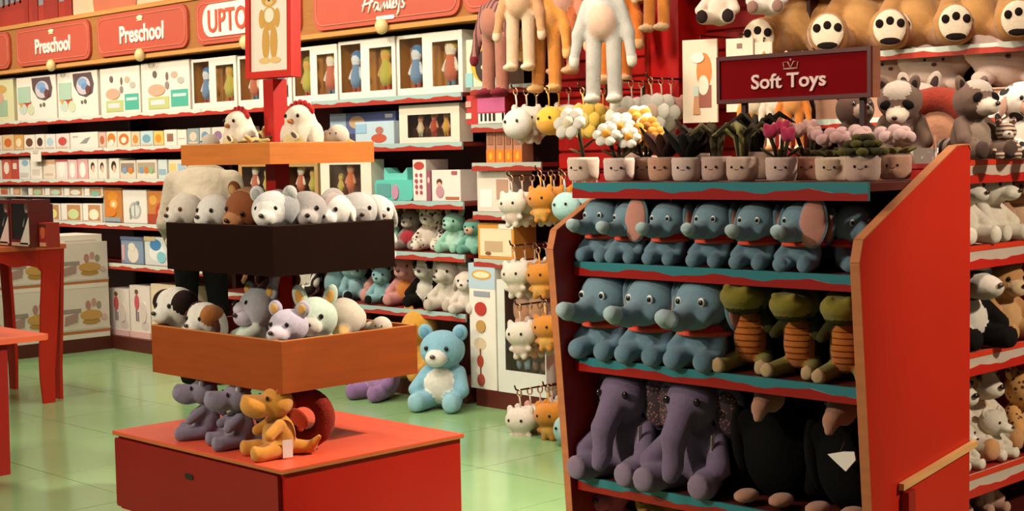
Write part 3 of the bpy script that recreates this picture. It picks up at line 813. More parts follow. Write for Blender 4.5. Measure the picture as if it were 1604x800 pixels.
# ------------------------------------------------------------------ soft toy display stand
FX0, FX1, FY, FYB = -3.525, -2.335, 3.8, 4.36
FZ = (1.452, 1.173, .833, .404)
ds = thing('display_stand', 'red wooden display stand of plush elephants with sloped side panels', 'display stand')
prof = [(3.80, 0), (3.765, .46), (3.70, 1.22), (3.72, 1.285), (3.90, 1.375), (4.27, 1.553), (4.345, 1.557), (4.36, 1.54), (4.36, 0)]
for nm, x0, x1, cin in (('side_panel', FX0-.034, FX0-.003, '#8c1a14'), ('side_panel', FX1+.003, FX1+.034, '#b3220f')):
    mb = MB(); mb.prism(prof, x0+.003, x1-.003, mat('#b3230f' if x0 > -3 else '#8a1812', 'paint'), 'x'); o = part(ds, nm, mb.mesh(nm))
    # plywood edge band following the front and top of the panel
    ed = MB(); pp = prof[:8]
    for a, b in zip(pp[:-1], pp[1:]):
        n = np.array([-(b[1]-a[1]), b[0]-a[0]]); n = n/np.hypot(*n)*.004
        ed.prism([a, b, (b[0]+n[0], b[1]+n[1]), (a[0]+n[0], a[1]+n[1])], x0, x1, mat('#a9683f', 'wood'), 'x')
    part(o, 'plywood_edge', ed.mesh('plywood_edge'))
mb = MB(); mb.box(FX0, FX1, FYB-.012, FYB, 0, 1.44, mat('#2a0f0c', 'paint')); part(ds, 'back_board', mb.mesh('back_board'))
for i, z in enumerate(FZ):
    s = shelf_parts(ds, FX0, FX1, z, lip=.056 if i == 0 else .05, top='#2a6a70', red='#84140f', yf=FY, yb=FYB-.012, board='#4a1a14')
mb = MB(); mb.box(FX0, FX1, FY+.03, FY+.05, 0, .12, mat('#3a1510', 'paint')); part(ds, 'kickboard', mb.mesh('kickboard'))
# sloping wooden rail of the side pocket
mb = MB(); mb.prism([(3.915, .514), (4.375, .580), (4.375, .600), (3.915, .535)], FX1+.034, FX1+.052, mat('#c8945c', 'wood'), 'x')
rl = part(ds, 'side_rail', mb.mesh('side_rail'))
mb = MB(); mb.prism([(3.93, .43), (3.97, .43), (3.97, .512), (3.93, .506)], FX1+.034, FX1+.06, mat('#8d1c12', 'paint'), 'x'); part(rl, 'rail_bracket', mb.mesh('rail_bracket'))
# white price holder on the slope of the right panel
pcx = thing('price_holder', 'white price strip on top right corner of display stand', 'price holder', (xat(1440, 4.24, 1.5)-.01, 4.24, 1.50))
mb = MB(); mb.box(-.075, .075, -.004, .004, 0, .05, mat('#e4e0d6', 'card')); part(pcx, 'white_strip', mb.mesh('white_strip'))
mb = MB(); mb.tube([(.065, 0, -.048), (.065, 0, .09)], .005, mat('#8d5a3c', 'plain'), 6); part(pcx, 'holder_post', mb.mesh('holder_post'))
mb = MB(); mb.tube([(-.065, 0, -.048), (-.065, 0, .0)], .005, mat('#8d5a3c', 'plain'), 6); part(pcx, 'holder_post', mb.mesh('holder_post'))

# hanging sign on posts
SY = 4.20
a = hit(1124, 90, Y=SY); b = hit(1366, 72, Y=SY); c0 = hit(1127, 163, Y=SY)
x0, x1, z1, z0 = float(a[0]), float(b[0]), float((a[2]+b[2])/2), float(c0[2])
sg = thing('shop_sign', 'dark red sign board reading Soft Toys with small crown', 'sign', ((x0+x1)/2, SY, FZ[0]))
hw = (x1-x0)/2; zb, zt = z0-FZ[0], z1-FZ[0]
mb = MB(); mb.box(-hw, hw, .004, .05, zb, zt, mat('#7c4a33', 'wood')); part(sg, 'sign_box', mb.mesh('sign_box'))
mb = MB()
for q in ((-hw, hw, zt-.014, zt), (-hw, hw, zb, zb+.014), (-hw, -hw+.014, zb+.014, zt-.014), (hw-.014, hw, zb+.014, zt-.014)): mb.box(q[0], q[1], -.008, .004, q[2], q[3], mat('#4a1512', 'paint'))
part(sg, 'sign_frame', mb.mesh('sign_frame'))
mb = MB(); mb.box(-hw+.014, hw-.014, -.002, .004, zb+.014, zt-.014, mat('#6e050c', 'matte')); part(sg, 'red_face', mb.mesh('red_face'))
part(sg, 'lettering', text_mesh('Soft Toys', hw*2*.485, mat('#d9b9b0', 'card'), .003, .018, height=.066), (-.01, -.006, (zb+zt)/2-.020))
mb = MB(); zc = zt-.042; cm = mat('#b08a7c', 'card')
for q in (-1, 1):
    mb.tube([(0, -.005, zc-.012), (q*.012, -.005, zc+.010), (q*.030, -.005, zc+.008), (q*.026, -.005, zc-.012)], .0022, cm, 5)
mb.tube([(-.028, -.005, zc-.014), (.028, -.005, zc-.014)], .0025, cm, 5); mb.ell((0, -.005, zc+.016), (.004, .002, .004), cm, 8, 6); part(sg, 'crown_emblem', mb.mesh('crown_emblem'))
for xx in (xat(1160, SY, 1.6)-(x0+x1)/2, hw-.05):
    mb = MB(); mb.box(xx-.009, xx+.009, .018, .036, -.004, zb, mat('#2c1310', 'paint')); part(sg, 'sign_post', mb.mesh('sign_post'))

# ------------------------------------------------------------------ tiered tower
TX, TY = -5.045, 3.625
tw = thing('tiered_tower', 'tiered toy tower with wooden trays on a red drawer base', 'display stand', (TX, TY, 0))
bw, bd = .615, .463
mb = MB(); mb.box(-bw+.012, bw-.012, -bd+.022, bd-.012, .06, .383, mat('#a51509', 'paint')); bs = part(tw, 'base_cabinet', mb.mesh('base_cabinet'))
mb = MB(); mb.box(-bw, bw, -bd, bd, .383, .392, mat('#9c6332', 'wood')); mb.box(-bw, bw, -bd, bd, .392, .400, mat('#cf4f34', 'paint')); part(tw, 'base_top', mb.mesh('base_top'))  # coral top: bright reflection painted into the red
mb = MB(); mb.prism(rrect(-bw+.012, bw-.03, .075, .372, .012), -bd+.002, -bd+.022, mat('#7d0c08', 'paint')); dr = part(tw, 'drawer', mb.mesh('drawer'))
mb = MB(); mb.prism(rrect(-.03, .03, -.011, .011, .010), -bd-.001, -bd+.002, mat('#140706', 'plain')); part(dr, 'finger_slot', mb.mesh('finger_slot'), (-.02, 0, .285))
for sx in (-1, 1):
    for sy in (-1, 1):
        mb = MB(); mb.box(sx*(bw-.09)-.03, sx*(bw-.09)+.03, sy*(bd-.09)-.03, sy*(bd-.09)+.03, 0, .06, mat('#3a120d', 'paint')); part(tw, 'foot', mb.mesh('foot'))
mb = MB(); mb.box(-.035, .035, -.035, .035, .40, 1.885, mat('#a3170f', 'paint')); part(tw, 'centre_post', mb.mesh('centre_post'))
def tray(hx, hy, z0, z1, col, rim, kd='wood'):
    t = .014; mb = MB(); mb.box(-hx+t, hx-t, -hy+t, hy-t, z0, z0+.012, mat(col, 'wood')); b = part(tw, 'tray_bottom', mb.mesh('tray_bottom'))
    for q in ((-hx, hx, -hy, -hy+t), (-hx, hx, hy-t, hy), (-hx, -hx+t, -hy+t, hy-t), (hx-t, hx, -hy+t, hy-t)):
        mb = MB(); mb.box(*q, z0, z1-.003, mat(col, kd)); mb.box(*q, z1-.003, z1, mat(rim, 'wood')); part(tw, 'tray_side', mb.mesh('tray_side'))
tray(.47, .342, .654, .858, '#8a3d0d', '#b87238')
tray(.385, .305, 1.098, 1.296, '#190904', '#2e130b', 'matte')
tray(.318, .262, 1.534, 1.62, '#b96a2a', '#cf8a4a')
TRAYZ = {3: .667, 2: 1.111, 1: 1.547}
# poster frame on the post
pf = thing('poster_frame', 'red framed teddy bear poster on top of the toy tower', 'poster', (TX-.0, TY, 1.98), (-.03, 0, .10))
pw = .142
mb = MB(); mb.box(-pw, pw, -.02, .02, -.09, .34, mat('#bb1c12', 'paint')); part(pf, 'back_box', mb.mesh('back_box'))
mb = MB()
for q in ((-pw, pw, -.09, -.062), (-pw, pw, .312, .34), (-pw, -pw+.026, -.062, .312), (pw-.026, pw, -.062, .312)): mb.box(q[0], q[1], -.034, -.02, q[2], q[3], mat('#c22516', 'paint'))
part(pf, 'frame_border', mb.mesh('frame_border'))
mb = MB(); mb.box(-pw+.026, pw-.026, -.024, -.02, -.062, .312, mat('#e6dcc8', 'card')); ps = part(pf, 'poster_sheet', mb.mesh('poster_sheet'))
mb = MB(); g1 = mat('#c9983e', 'card'); g2 = mat('#dcb870', 'card'); bk = mat('#2a1a10', 'card'); wt = mat('#e9dfc6', 'card')
for (cx, cz, rx, rz_, m, y) in ((-.026, .262, .011, .012, g1, 1), (.024, .262, .011, .012, g1, 1), (0, .235, .034, .033, g1, 2), (0, .155, .032, .05, g1, 1), (-.033, .155, .012, .04, g1, 2), (.033, .155, .012, .04, g1, 2),
                               (-.016, .055, .016, .07, g1, 2), (.018, .055, .016, .07, g1, 2), (-.022, -.018, .024, .013, g2, 3), (.024, -.018, .024, .013, g2, 3), (0, .222, .016, .013, g2, 3), (0, .228, .005, .004, bk, 4), (-.012, .243, .003, .004, bk, 4), (.012, .243, .003, .004, bk, 4), (0, .168, .02, .03, wt, 3)):
    mb.prism(oval(cx*1.45, cz, rx*1.45, rz_, 16), -.024-.0006*y, -.024, m)
part(ps, 'printed_bear', mb.mesh('printed_bear'))

# ------------------------------------------------------------------ white plush unit at the right (faces +X)
UX = -2.62
uz = [float(hit(1523, y, X=UX)[2]) for y in (251, 386, 553, 744)]
un = thing('gondola_unit', 'red shelf gondola of white animals at the right edge', 'shelving')
uy0, uy1 = 4.75, 6.1; ud = .42
mb = MB(); mb.box(UX-ud-.02, UX-ud, uy0, uy1, 0, uz[0], mat('#5a1511', 'paint')); part(un, 'back_panel', mb.mesh('back_panel'))
for y in (uy0, uy1-.02):
    mb = MB(); mb.box(UX-ud, UX-.02, y, y+.02, 0, uz[0]-.03, mat('#a81d12', 'paint')); part(un, 'end_panel', mb.mesh('end_panel'))
for z in uz:
    mb = MB(); mb.box(UX-ud, UX-.012, uy0+.02, uy1-.02, z-.026, z-.004, mat('#8a1d15', 'paint')); s = part(un, 'shelf', mb.mesh('shelf'))
    mb = MB(); mb.box(UX-.012, UX, uy0, uy1, z-.085, z, mat('#b5a596', 'gloss')); part(s, 'shelf_lip', mb.mesh('shelf_lip'))
    mb = MB(); wave(mb, uy0, uy1, 0, .003, z-.085, z-.055, mat('#b01f16', 'gloss'), .005); mb.box(uy0, uy1, 0, .004, z-.018, z+.002, mat('#c2331c', 'gloss'))
    me = mb.mesh('wave_trim'); me.transform(Matrix(((0, -1, 0, UX+.003), (1, 0, 0, 0), (0, 0, 1, 0), (0, 0, 0, 1)))); part(s, 'wave_trim', me)
mb = MB(); mb.box(UX-ud, UX-.03, uy0, uy1, 0, .10, mat('#4a1712', 'paint')); part(un, 'plinth', mb.mesh('plinth'))

# ------------------------------------------------------------------ red tables at the left edge
def cab_table(label, x0, x1, y0, y1, zt, arch=True, legw=.07):
    t = thing('red_table', label, 'table', (0, 0, 0))
    mb = MB(); mb.box(x0-.01, x1+.01, y0-.01, y1+.01, zt-.03, zt, mat('#cf6a40', 'paint')); part(t, 'table_top', mb.mesh('table_top'))
    m = mat('#bf2413', 'paint')
    def leg_profile(flip, L, H):   # (p,z) cabriole outline from the outer corner
        pts = [(0, H), (.17, H), (.17, H-.10), (.15, H-.14), (.158, H-.24), (.17, H-.36), (.18, H*.48), (.195, H*.3), (.195, H*.18), (.18, 0), (.09, 0), (.085, H*.2), (.05, H*.5), (.02, H*.8)]
        return pts
    H = zt-.03
    for (cx, cy, sx, sy) in ((x0, y0, 1, 1), (x1, y0, -1, 1), (x0, y1, 1, -1), (x1, y1, -1, -1)):
        pts = [(p, max(0, z)) for p, z in leg_profile(1, 0, H)] if H > .8 else [(0, H), (.09, H), (.08, 0), (0, 0)]
        mb = MB(); mb.prism([(cx+sx*p, z) for p, z in pts], cy, cy+sy*.022, m)
        mb.prism([(cy+sy*(.022+p*.9), z) for p, z in pts], cx, cx+sx*.022, m, 'x'); part(t, 'leg', mb.mesh('leg'))
    def apron(a, b, h):
        n = 24; pts = [(a, H), (a, H-h)]
        for i in range(1, n):
            u = i/n; pts.append((a+(b-a)*u, H-h*(.42+.30*abs(math.cos(u*PI))**3+.16*math.cos(u*PI*4)**2*(1 if .1 < u < .9 else .5))))
        return pts+[(b, H-h), (b, H)]
    for y in (y0+.002, y1-.022):
        mb = MB(); mb.prism(apron(x0+.15, x1-.15, .15), y, y+.02, m); part(t, 'apron', mb.mesh('apron'))
    for x in (x0+.002, x1-.022):
        mb = MB(); mb.prism(apron(y0+.15, y1-.15, .15), x, x+.02, m, 'x'); part(t, 'apron', mb.mesh('apron'))
    return t
t1 = cab_table('tall red table with scalloped apron holding dark doll boxes', -9.75, -8.84, 3.55, 4.64, 1.03)
t2 = thing('red_table', 'low red table cut off by the left picture edge', 'table', (0, 0, 0))
mb = MB(); mb.prism([(-7.7, 2.5), (-6.93, 2.5), (-6.9, 2.53), (-6.9, 3.50), (-6.93, 3.53), (-7.7, 3.53)], .662, .690, mat('#cc5c3a', 'paint'), 'z'); part(t2, 'table_top', mb.mesh('table_top'))
for x in (-7.62, -6.98):
    for y in (2.6, 3.12):
        mb = MB(); mb.prism([(y, .662), (y+.2, .662), (y+.19, 0), (y+.03, 0)], x, x+.03, mat('#8a120d', 'paint'), 'x'); part(t2, 'leg', mb.mesh('leg'))
ri = thing('red_riser', 'red upright riser standing on the low red table', 'riser', (-7.25, 3.12, .69))
mb = MB(); mb.box(-.16, .16, -.12, .07, 0, .36, mat('#b8200f', 'paint')); part(ri, 'riser_body', mb.mesh('riser_body'))
mb = MB(); mb.box(-.17, .17, -.13, .08, .36, .375, mat('#c8643c', 'paint')); part(ri, 'riser_top', mb.mesh('riser_top'))
carton('toy_carton', 'small orange and white carton on low red table', 'toy box', -7.02, 3.10, .69, .09, .13, .09, '#d9cdbd', [('o', .5, .7, .3, .2, '#d07a2a'), ('r', .1, .1, .9, .3, '#b33a22')])

# doll boxes on the tall table
DB = [(-14, 17), (18, 49)]
for i, (a, b) in enumerate(DB):
    Yf = 4.30; x0, x1 = xat(a, Yf, 1.03), xat(b, Yf, 1.03)
    t = windowbox(('leftmost dark' if i == 0 else 'right dark')+' doll box with white corner flap on tall table', a, b, 313, 1.03, None, [(.08, .16, .92, .92)], Yf=Yf, dp=.14, frame='#5e1713', back='#1b0f0e', dolls=[(.5, .1, .78, ('#1a1413', '#181312', '#0f0c0c', '#c9b6a8'))])
    w = x1-x0; mb = MB(); mb.prism([(w*.0, .02), (w*.47, .02), (w*.47, .19)], -.079, -.075, mat('#dcd3c4', 'card')); part(t, 'white_corner_flap', mb.mesh('white_corner_flap'))
    mb = MB(); mb.box(-w*.42, w*.42, -.079, -.075, .008, .03, mat('#c9a58c', 'card')); part(t, 'label_strip', mb.mesh('label_strip'))
carton('toy_carton', 'small red figure carton at the end of tall table', 'toy box', xat(69, 4.36, 1.03), 4.40, 1.03, .10, .155, .09, '#9c2a1c', [('o', .5, .6, .3, .25, '#c8623a'), ('r', .1, .05, .9, .2, '#d79a72'), ('r', .05, .85, .95, .95, '#54201a')])
carton('toy_carton', 'slim navy figure carton between doll box and red carton', 'toy box', xat(57, 4.36, 1.03), 4.42, 1.03, .07, .27, .09, '#5a2430', [('o', .5, .75, .25, .12, '#d9a989'), ('o', .5, .4, .3, .25, '#3a4258'), ('r', .1, .03, .9, .12, '#44508a')])

# ------------------------------------------------------------------ floor stack of large white cartons (faces +X)
SX = -11.03
pl = thing('stack_plinth', 'dark plinth under the floor stack of large white cartons', 'plinth', (0, 0, 0))
mb = MB(); mb.box(SX-.55, SX-.006, 4.85, YL-.006, 0, .11, mat('#4f2219', 'paint')); part(pl, 'plinth_body', mb.mesh('plinth_body'))
castle = [('r', .02, .0, .98, .10, '#d9d2c4'), ('r', .0, .10, 1, .145, '#b5652f'), ('r', .05, .52, .42, .60, '#8d8278'), ('p', [(.08, .28), (.34, .34), (.36, .52), (.1, .46)], '#9c7f76'), ('o', .62, .46, .22, .10, '#b98f4a'), ('o', .56, .66, .05, .09, '#a5786c'), ('o', .68, .70, .05, .09, '#b08a80'), ('o', .78, .64, .05, .08, '#8b8a6c'), ('o', .62, .33, .18, .06, '#a8803c'), ('r', .0, .16, 1, .20, '#bdb5a8'), ('o', .88, .40, .06, .06, '#c0a59a')]
n = 0
names = {0: 'beside the doll cartons', 1: 'in the middle of the floor stack', 2: 'at the near end of the floor stack'}
for ci, (y0, y1) in enumerate(((5.735, 6.185), (5.27, 5.72), (4.86, 5.255))):
    for k, (z0, h) in enumerate(((.11, .415), (.526, .375))):
        carton('large_carton', ('lower' if k == 0 else 'upper')+' large white playset carton '+names[ci], 'toy box', SX-.26, (y0+y1)/2, z0, y1-y0, h, .5, '#cfc6b8', castle, PI/2, 'large playset cartons in the floor stack')
carton('large_carton', 'flat pale carton lying on top of the floor stack', 'toy box', SX-.27, 5.88, .902, .56, .06, .44, '#ddd6c8', [('r', .1, .2, .3, .8, '#c99a72'), ('r', .4, .15, .9, .3, '#bfb4a2')], PI/2)
carton('large_carton', 'flat cream carton with orange mark on near end of stack', 'toy box', SX-.27, 5.2, .902, .6, .05, .44, '#d8cfbd', [('r', .6, .2, .7, .8, '#c8793c')], PI/2)

# ------------------------------------------------------------------ rows of cartons, left shelves
G = lambda s: 'cartons on the '+s
R1 = 'top left shelf'
shelfbox('yellow green carton with plant picture at left end of top shelf', -25, 23, 124, 1.95, col='#d7d4a8', d=[('o', .5, .75, .3, .12, '#c9a25a'), ('r', .15, .12, .8, .5, '#9db79a'), ('o', .45, .55, .25, .15, '#d2a08a')])
for i, (a, b, tp) in enumerate(((27, 90, 119), (91, 155, 112))):
    shelfbox(('left' if i == 0 else 'right')+' white carton with blue flower toy in dark round window', a, b, tp, 1.95, d=[('p', [(.40, .96), (.86, .96), (.92, .7), (.88, .5), (.72, .42), (.55, .48), (.46, .62), (.42, .7)], '#5f4a4c'), ('o', .66, .68, .17, .20, '#c9bfc6'), ('o', .64, .76, .11, .09, '#7fa0c6'), ('o', .70, .66, .09, .07, '#6f90bb'), ('o', .78, .58, .06, .10, '#6a4038'), ('r', .05, .40, .36, .78, '#a9c6b0'), ('o', .28, .38, .10, .12, '#c8432f'), ('o', .16, .26, .10, .13, '#bfd0c0'), ('o', .36, .24, .09, .13, '#c6cfae'), ('p', [(.05, .4), (.2, .45), (.12, .3)], '#d8a04a'), ('o', .70, .33, .03, .05, '#6c675f'), ('o', .62, .32, .02, .04, '#6c675f')], group='blue flower toy cartons')
for i, (a, b, tp) in enumerate(((158, 221, 105), (222, 299, 96))):
    shelfbox(('left' if i == 0 else 'right')+' white carton with teal label and small grey pictures', a, b, tp, 1.95, d=[('r', .62, .08, .97, .42, '#4fae97'), ('r', .66, .28, .93, .34, '#bfe0d2'), ('r', .15, .06, .58, .30, '#b9c27a'), ('r', .2, .14, .5, .24, '#d8d3d6'), ('o', .33, .44, .18, .12, '#d9a488'), ('o', .30, .76, .04, .07, '#6c625c'), ('o', .55, .70, .03, .09, '#7a5f50'), ('o', .70, .72, .07, .07, '#c2a890'), ('o', .83, .60, .07, .07, '#b8b2a8'), ('o', .55, .52, .04, .08, '#8b8178')], group='teal label cartons', side=[('r', .1, .1, .9, .9, '#6d5a4c')])
mb_h = MB(); mb_h.tube([(-.06, 0, 0), (-.05, 0, .035), (0, 0, .05), (.05, 0, .035), (.06, 0, 0)], .007, mat('#d8cdbb', 'plain'), 6)
# doll window boxes, top shelf
BL = ('#b8452f', '#6f8fb0', '#4d7fa8', '#d8dfe0'); YE = ('#c24a2a', '#b9b048', '#8a8a2c', '#cfa24a'); PU = ('#5a8aa0', '#c26a4a', '#c9a53a', '#e0d6c0')
wb = [(302, 373, 90), (374, 459, 84), (460, 531, 72), (532, 622, 61), (623, 727, 51)]
wl = ['leftmost two-window doll box beside the teal label cartons', 'two-window doll box behind the bear poster', 'two-window doll box just right of the bear poster', 'middle two-window doll box over the blue cartons', 'rightmost two-window doll box under the script logo sign']
for (a, b, tp), lb, dd in zip(wb, wl, ((BL, YE), (PU, BL), (YE, PU), (BL, YE), (BL, PU))):
    windowbox(lb, a, b, tp, 1.95, None, [(.04, .12, .40, .94), (.55, .12, .94, .84)], group='two-window doll boxes on the top shelf', dolls=[(.22, .10, .62, dd[0]), (.75, .10, .66, dd[1])])
# second shelf
def row(rowname, z, items, tops, Yf=YL+.04, dp=.16, group=None):
    for i, (a, b, col, desc, d) in enumerate(items):
        tp = tops if isinstance(tops, (int, float)) else tops[i]
        shelfbox(f'{desc}, {ORD[i]} from left on {rowname}', a, b, tp, z, Yf=Yf, dp=dp, col=col, d=d, group=group or G(rowname))
oc = lambda c, y=.5: [('o', .5, y, .32, .28, c), ('r', .1, .05, .9, .18, '#c9b8a2')]
row('second left shelf', 1.68, [
    (-8, 3, '#d8cfbe', 'cream carton with red mark', oc('#b5482f')), (4, 22, '#d9b98a', 'tan carton with orange circle', oc('#c76a2c')), (23, 37, '#cf9a52', 'orange carton with pale band', oc('#e5d3a8')),
    (38, 55, '#e4dccd', 'white carton with brown oval', oc('#6b4230')), (56, 70, '#e4dccd', 'white carton with dark brown oval', oc('#4a2e24')), (71, 87, '#dcd9d2', 'white carton with pale blue picture', oc('#a9c4cc')),
    (88, 109, '#ddd0c8', 'white carton with red picture', oc('#bb4a42')), (110, 154, '#e2ddd0', 'wide white carton with grey picture', [('p', [(.35, .3), (.6, .3), (.75, .7), (.55, .6)], '#8b8d8c'), ('r', .1, .7, .3, .8, '#b5aea2')]), (155, 166, '#d6b49c', 'slim peach carton', oc('#b9654a')),
    (167, 183, '#e3d6bf', 'cream carton with orange dome', [('o', .5, .55, .4, .35, '#c97d33'), ('o', .5, .3, .25, .2, '#e5dccb')]), (184, 205, '#e3d6bf', 'cream carton with orange ring', [('o', .5, .5, .38, .38, '#c8702c'), ('o', .5, .45, .2, .2, '#e5dccb')]), (206, 219, '#d9c4a0', 'amber and cream carton', oc('#c88a3a')),
    (220, 240, '#bcd0d0', 'pale blue carton with teal oval', oc('#6fa0b0')), (241, 256, '#dcbf62', 'yellow carton with amber oval', oc('#d08a2c')), (257, 277, '#e4dccd', 'white carton with brown square', [('r', .25, .25, .75, .75, '#8f6650')]), (278, 292, '#e4dccd', 'plain white carton with grey line', [('r', .1, .4, .9, .46, '#b9b0a4')]),
    (294, 312, '#8d9a98', 'grey teal carton', oc('#d0c2ae')), (313, 330, '#c5c8c0', 'pale grey carton with blue spot', oc('#6f8fa4')), (332, 352, '#d8cfbe', 'cream carton with purple spot', oc('#8a6c8a')), (354, 380, '#dcd2c2', 'cream carton with red bar', [('r', .15, .3, .85, .6, '#b0382c')])],
    [212, 211, 211, 211, 210, 210, 209, 207, 207, 206, 206, 206, 205, 205, 203, 203, 201, 200, 199, 198])
row('third left shelf', 1.42, [
    (-12, 3, '#d8cfbe', 'cream carton', oc('#b9c0a8')), (4, 18, '#c85a48', 'red and white carton', [('o', .5, .55, .3, .3, '#e8dccb')]), (19, 29, '#b8463a', 'dark red slim carton', [('r', .2, .5, .8, .8, '#e0cfbd')]), (30, 47, '#dfe0dc', 'white carton with blue patch', [('o', .6, .75, .3, .15, '#8fb2c4'), ('r', .1, .1, .9, .3, '#c7c2b8')]),
    (48, 66, '#e8e0d2', 'tall white carton behind the price card', [('r', .15, .2, .85, .5, '#d3c8ba')]), (68, 87, '#e0d2bd', 'cream carton with peach lid', [('r', 0, .78, 1, 1, '#cfa27c'), ('r', .15, .2, .8, .3, '#c9bcae')]), (88, 106, '#e3d7d0', 'white egg carton with red rim', [('o', .5, .5, .3, .4, '#efe9de'), ('r', 0, .9, 1, 1, '#c4564a')]),
    (107, 121, '#dfb9b4', 'pink egg carton', [('o', .5, .45, .3, .4, '#efe9de')]), (122, 138, '#d9a5a2', 'deep pink egg carton', [('o', .5, .45, .3, .4, '#efe9de')]), (139, 153, '#e6ded0', 'white doll carton with brown hair picture', [('o', .5, .62, .22, .22, '#4a2e24'), ('o', .55, .5, .14, .18, '#d8b498')]), (154, 167, '#e6ded0', 'slim white doll carton', [('o', .5, .62, .22, .22, '#533428'), ('o', .55, .5, .14, .18, '#d8b498')]),
    (171, 187, '#e6ded0', 'white doll carton with dark curls', [('o', .5, .62, .25, .25, '#3a241c'), ('o', .55, .5, .14, .18, '#d8b498')]), (188, 213, '#d8cdb8', 'carton showing orange and blue toys', [('r', .08, .35, .92, .85, '#8f7f74'), ('o', .3, .45, .15, .18, '#7f98b0'), ('o', .7, .45, .15, .18, '#cc7a34')]), (214, 246, '#dfd6c4', 'wide carton showing coloured blocks', [('r', .06, .3, .94, .85, '#a89a84'), ('o', .25, .45, .1, .18, '#7f98b0'), ('o', .5, .45, .1, .18, '#cc7a34'), ('o', .75, .45, .1, .18, '#8fae7a')]), (248, 262, '#c9d4d0', 'pale blue tile carton', [('r', .1, .2, .9, .5, '#8fb0bd')]), (264, 292, '#d9d3bf', 'carton with yellow and blue panels', [('r', .05, .2, .45, .8, '#d9c47a'), ('r', .55, .2, .95, .8, '#9fbccb')])],
    [250, 249, 249, 247, 250, 250, 250, 250, 249, 249, 249, 248, 251, 250, 250, 250])
pcard = thing('price_card', 'white price card clipped to the second left shelf', 'price card', (xat(56, YL-.01, 1.63), YL-.008, 1.575))
mb = MB(); mb.box(-.095, .095, -.003, .003, 0, .09, mat('#e8e2d6', 'card')); part(pcard, 'card', mb.mesh('card')); mb = MB(); mb.box(-.05, .05, -.006, -.003, .07, .1, mat('#c8c2b8', 'gloss')); part(pcard, 'clip', mb.mesh('clip'))
# fourth shelf, two tiers
oz = 1.055
egg = lambda c, y=.4: [('r', .06, .06, .94, .94, '#b9875e'), ('o', .6, y, .26, .3, c), ('r', .06, .06, .3, .94, '#e9e4da')]
row('lower tier of fourth shelf', oz, [(-6, 14, '#dcd6c8', 'white carton', egg('#d8dfa8')), (16, 38, '#dcd6c8', 'white carton showing green egg', egg('#c9d6a0')), (40, 62, '#dcd6c8', 'white carton showing mint egg', egg('#b8d2b0')), (63, 95, '#e2dccf', 'white window carton with yellow egg', egg('#d9d98a')), (96, 129, '#e2dccf', 'white window carton with lime egg', egg('#c8d69a')), (130, 160, '#e2dccf', 'white window carton with pale egg', egg('#dfe0c0'))], 319)
tier = thing('acrylic_riser', 'clear white riser shelf splitting the stacked egg cartons', 'riser', (0, 0, oz))
xa, xb = xat(-6, YL+.04, oz), xat(161, YL+.04, oz)
mb = MB(); mb.box(xa, xb, YL+.035, YL+.24, .205, .216, mat('#cfd8d2', 'gloss')); part(tier, 'riser_top', mb.mesh('riser_top'))
for x in (xa+.006, xb-.006): mb = MB(); mb.box(x-.004, x+.004, YL+.06, YL+.24, -.003, .205, mat('#cfd8d2', 'gloss')); part(tier, 'riser_leg', mb.mesh('riser_leg'))
row('upper tier of fourth shelf', oz+.217, [(-4, 14, '#e0d6c6', 'white carton with red oval', egg('#c05a4a')), (16, 34, '#e0d6c6', 'white carton with peach oval', egg('#d9a98a')), (44, 69, '#e0dacc', 'white carton with green animal', egg('#a8c4a0')), (70, 99, '#e0dacc', 'white carton with mint animal', egg('#b5d0c0')), (100, 131, '#e0dacc', 'white carton with white animal', egg('#d8dcd0')), (132, 161, '#e0dacc', 'white carton with teal and red animals', egg('#7fb09c', .3))], 293)
shelfbox('orange plush gift carton beside white backpack carton', 164, 192, 294, oz, col='#c07a34', d=[('o', .5, .75, .3, .14, '#d48a2c'), ('o', .55, .52, .22, .14, '#e3a64e'), ('o', .55, .52, .10, .07, '#f0dcae'), ('o', .4, .3, .3, .14, '#cf7a26'), ('r', .05, .02, .95, .14, '#8fa0a8')])
shelfbox('white carton with grey backpack picture on fourth shelf', 193, 231, 297, oz, col='#e3dfd4', d=[('o', .52, .38, .26, .26, '#aeb2b0'), ('o', .52, .36, .18, .18, '#d5d6d0'), ('r', .3, .12, .36, .45, '#7d8f80'), ('r', .5, .2, .53, .6, '#8b8f90'), ('o', .65, .62, .06, .05, '#8a8f92')])
shelfbox('orange carton with striped handle behind the person', 232, 262, 299, oz, col='#c27a3c', d=[('o', .3, .72, .2, .15, '#d9a24a'), ('o', .7, .35, .28, .3, '#b5452e'), ('o', .7, .30, .14, .18, '#e0c9b0'), ('r', .0, .0, .5, .3, '#a8432a')])
# fifth shelf and plinth
shelfbox('blue carton with white animal picture on fifth shelf', 190, 225, 371, .72, col='#7f92ac', d=[('o', .55, .35, .25, .32, '#ddd5c8'), ('o', .5, .62, .16, .16, '#ddd5c8'), ('r', .04, .1, .18, .7, '#c9a0a0'), ('r', .0, .88, 1, 1, '#5a6c8c')])
shelfbox('white carton with blue bear picture on fifth shelf', 227, 263, 371, .72, col='#cfd3d0', d=[('o', .55, .45, .34, .30, '#e3e5e2'), ('o', .5, .72, .25, .2, '#3f7fb5'), ('o', .75, .3, .2, .2, '#7fc0cc'), ('r', .0, .85, .5, 1, '#c9b48a')])
dollp = [('o', .35, .88, .09, .05, '#6d4a3c'), ('o', .36, .68, .12, .15, '#c4545c'), ('r', .3, .32, .36, .54, '#7d6a70'), ('r', .40, .32, .45, .5, '#8a7880'), ('r', .0, .0, 1, .12, '#dcb4b0'), ('o', .7, .5, .15, .2, '#d9c8c4'), ('o', .75, .25, .2, .1, '#cfc0c0')]
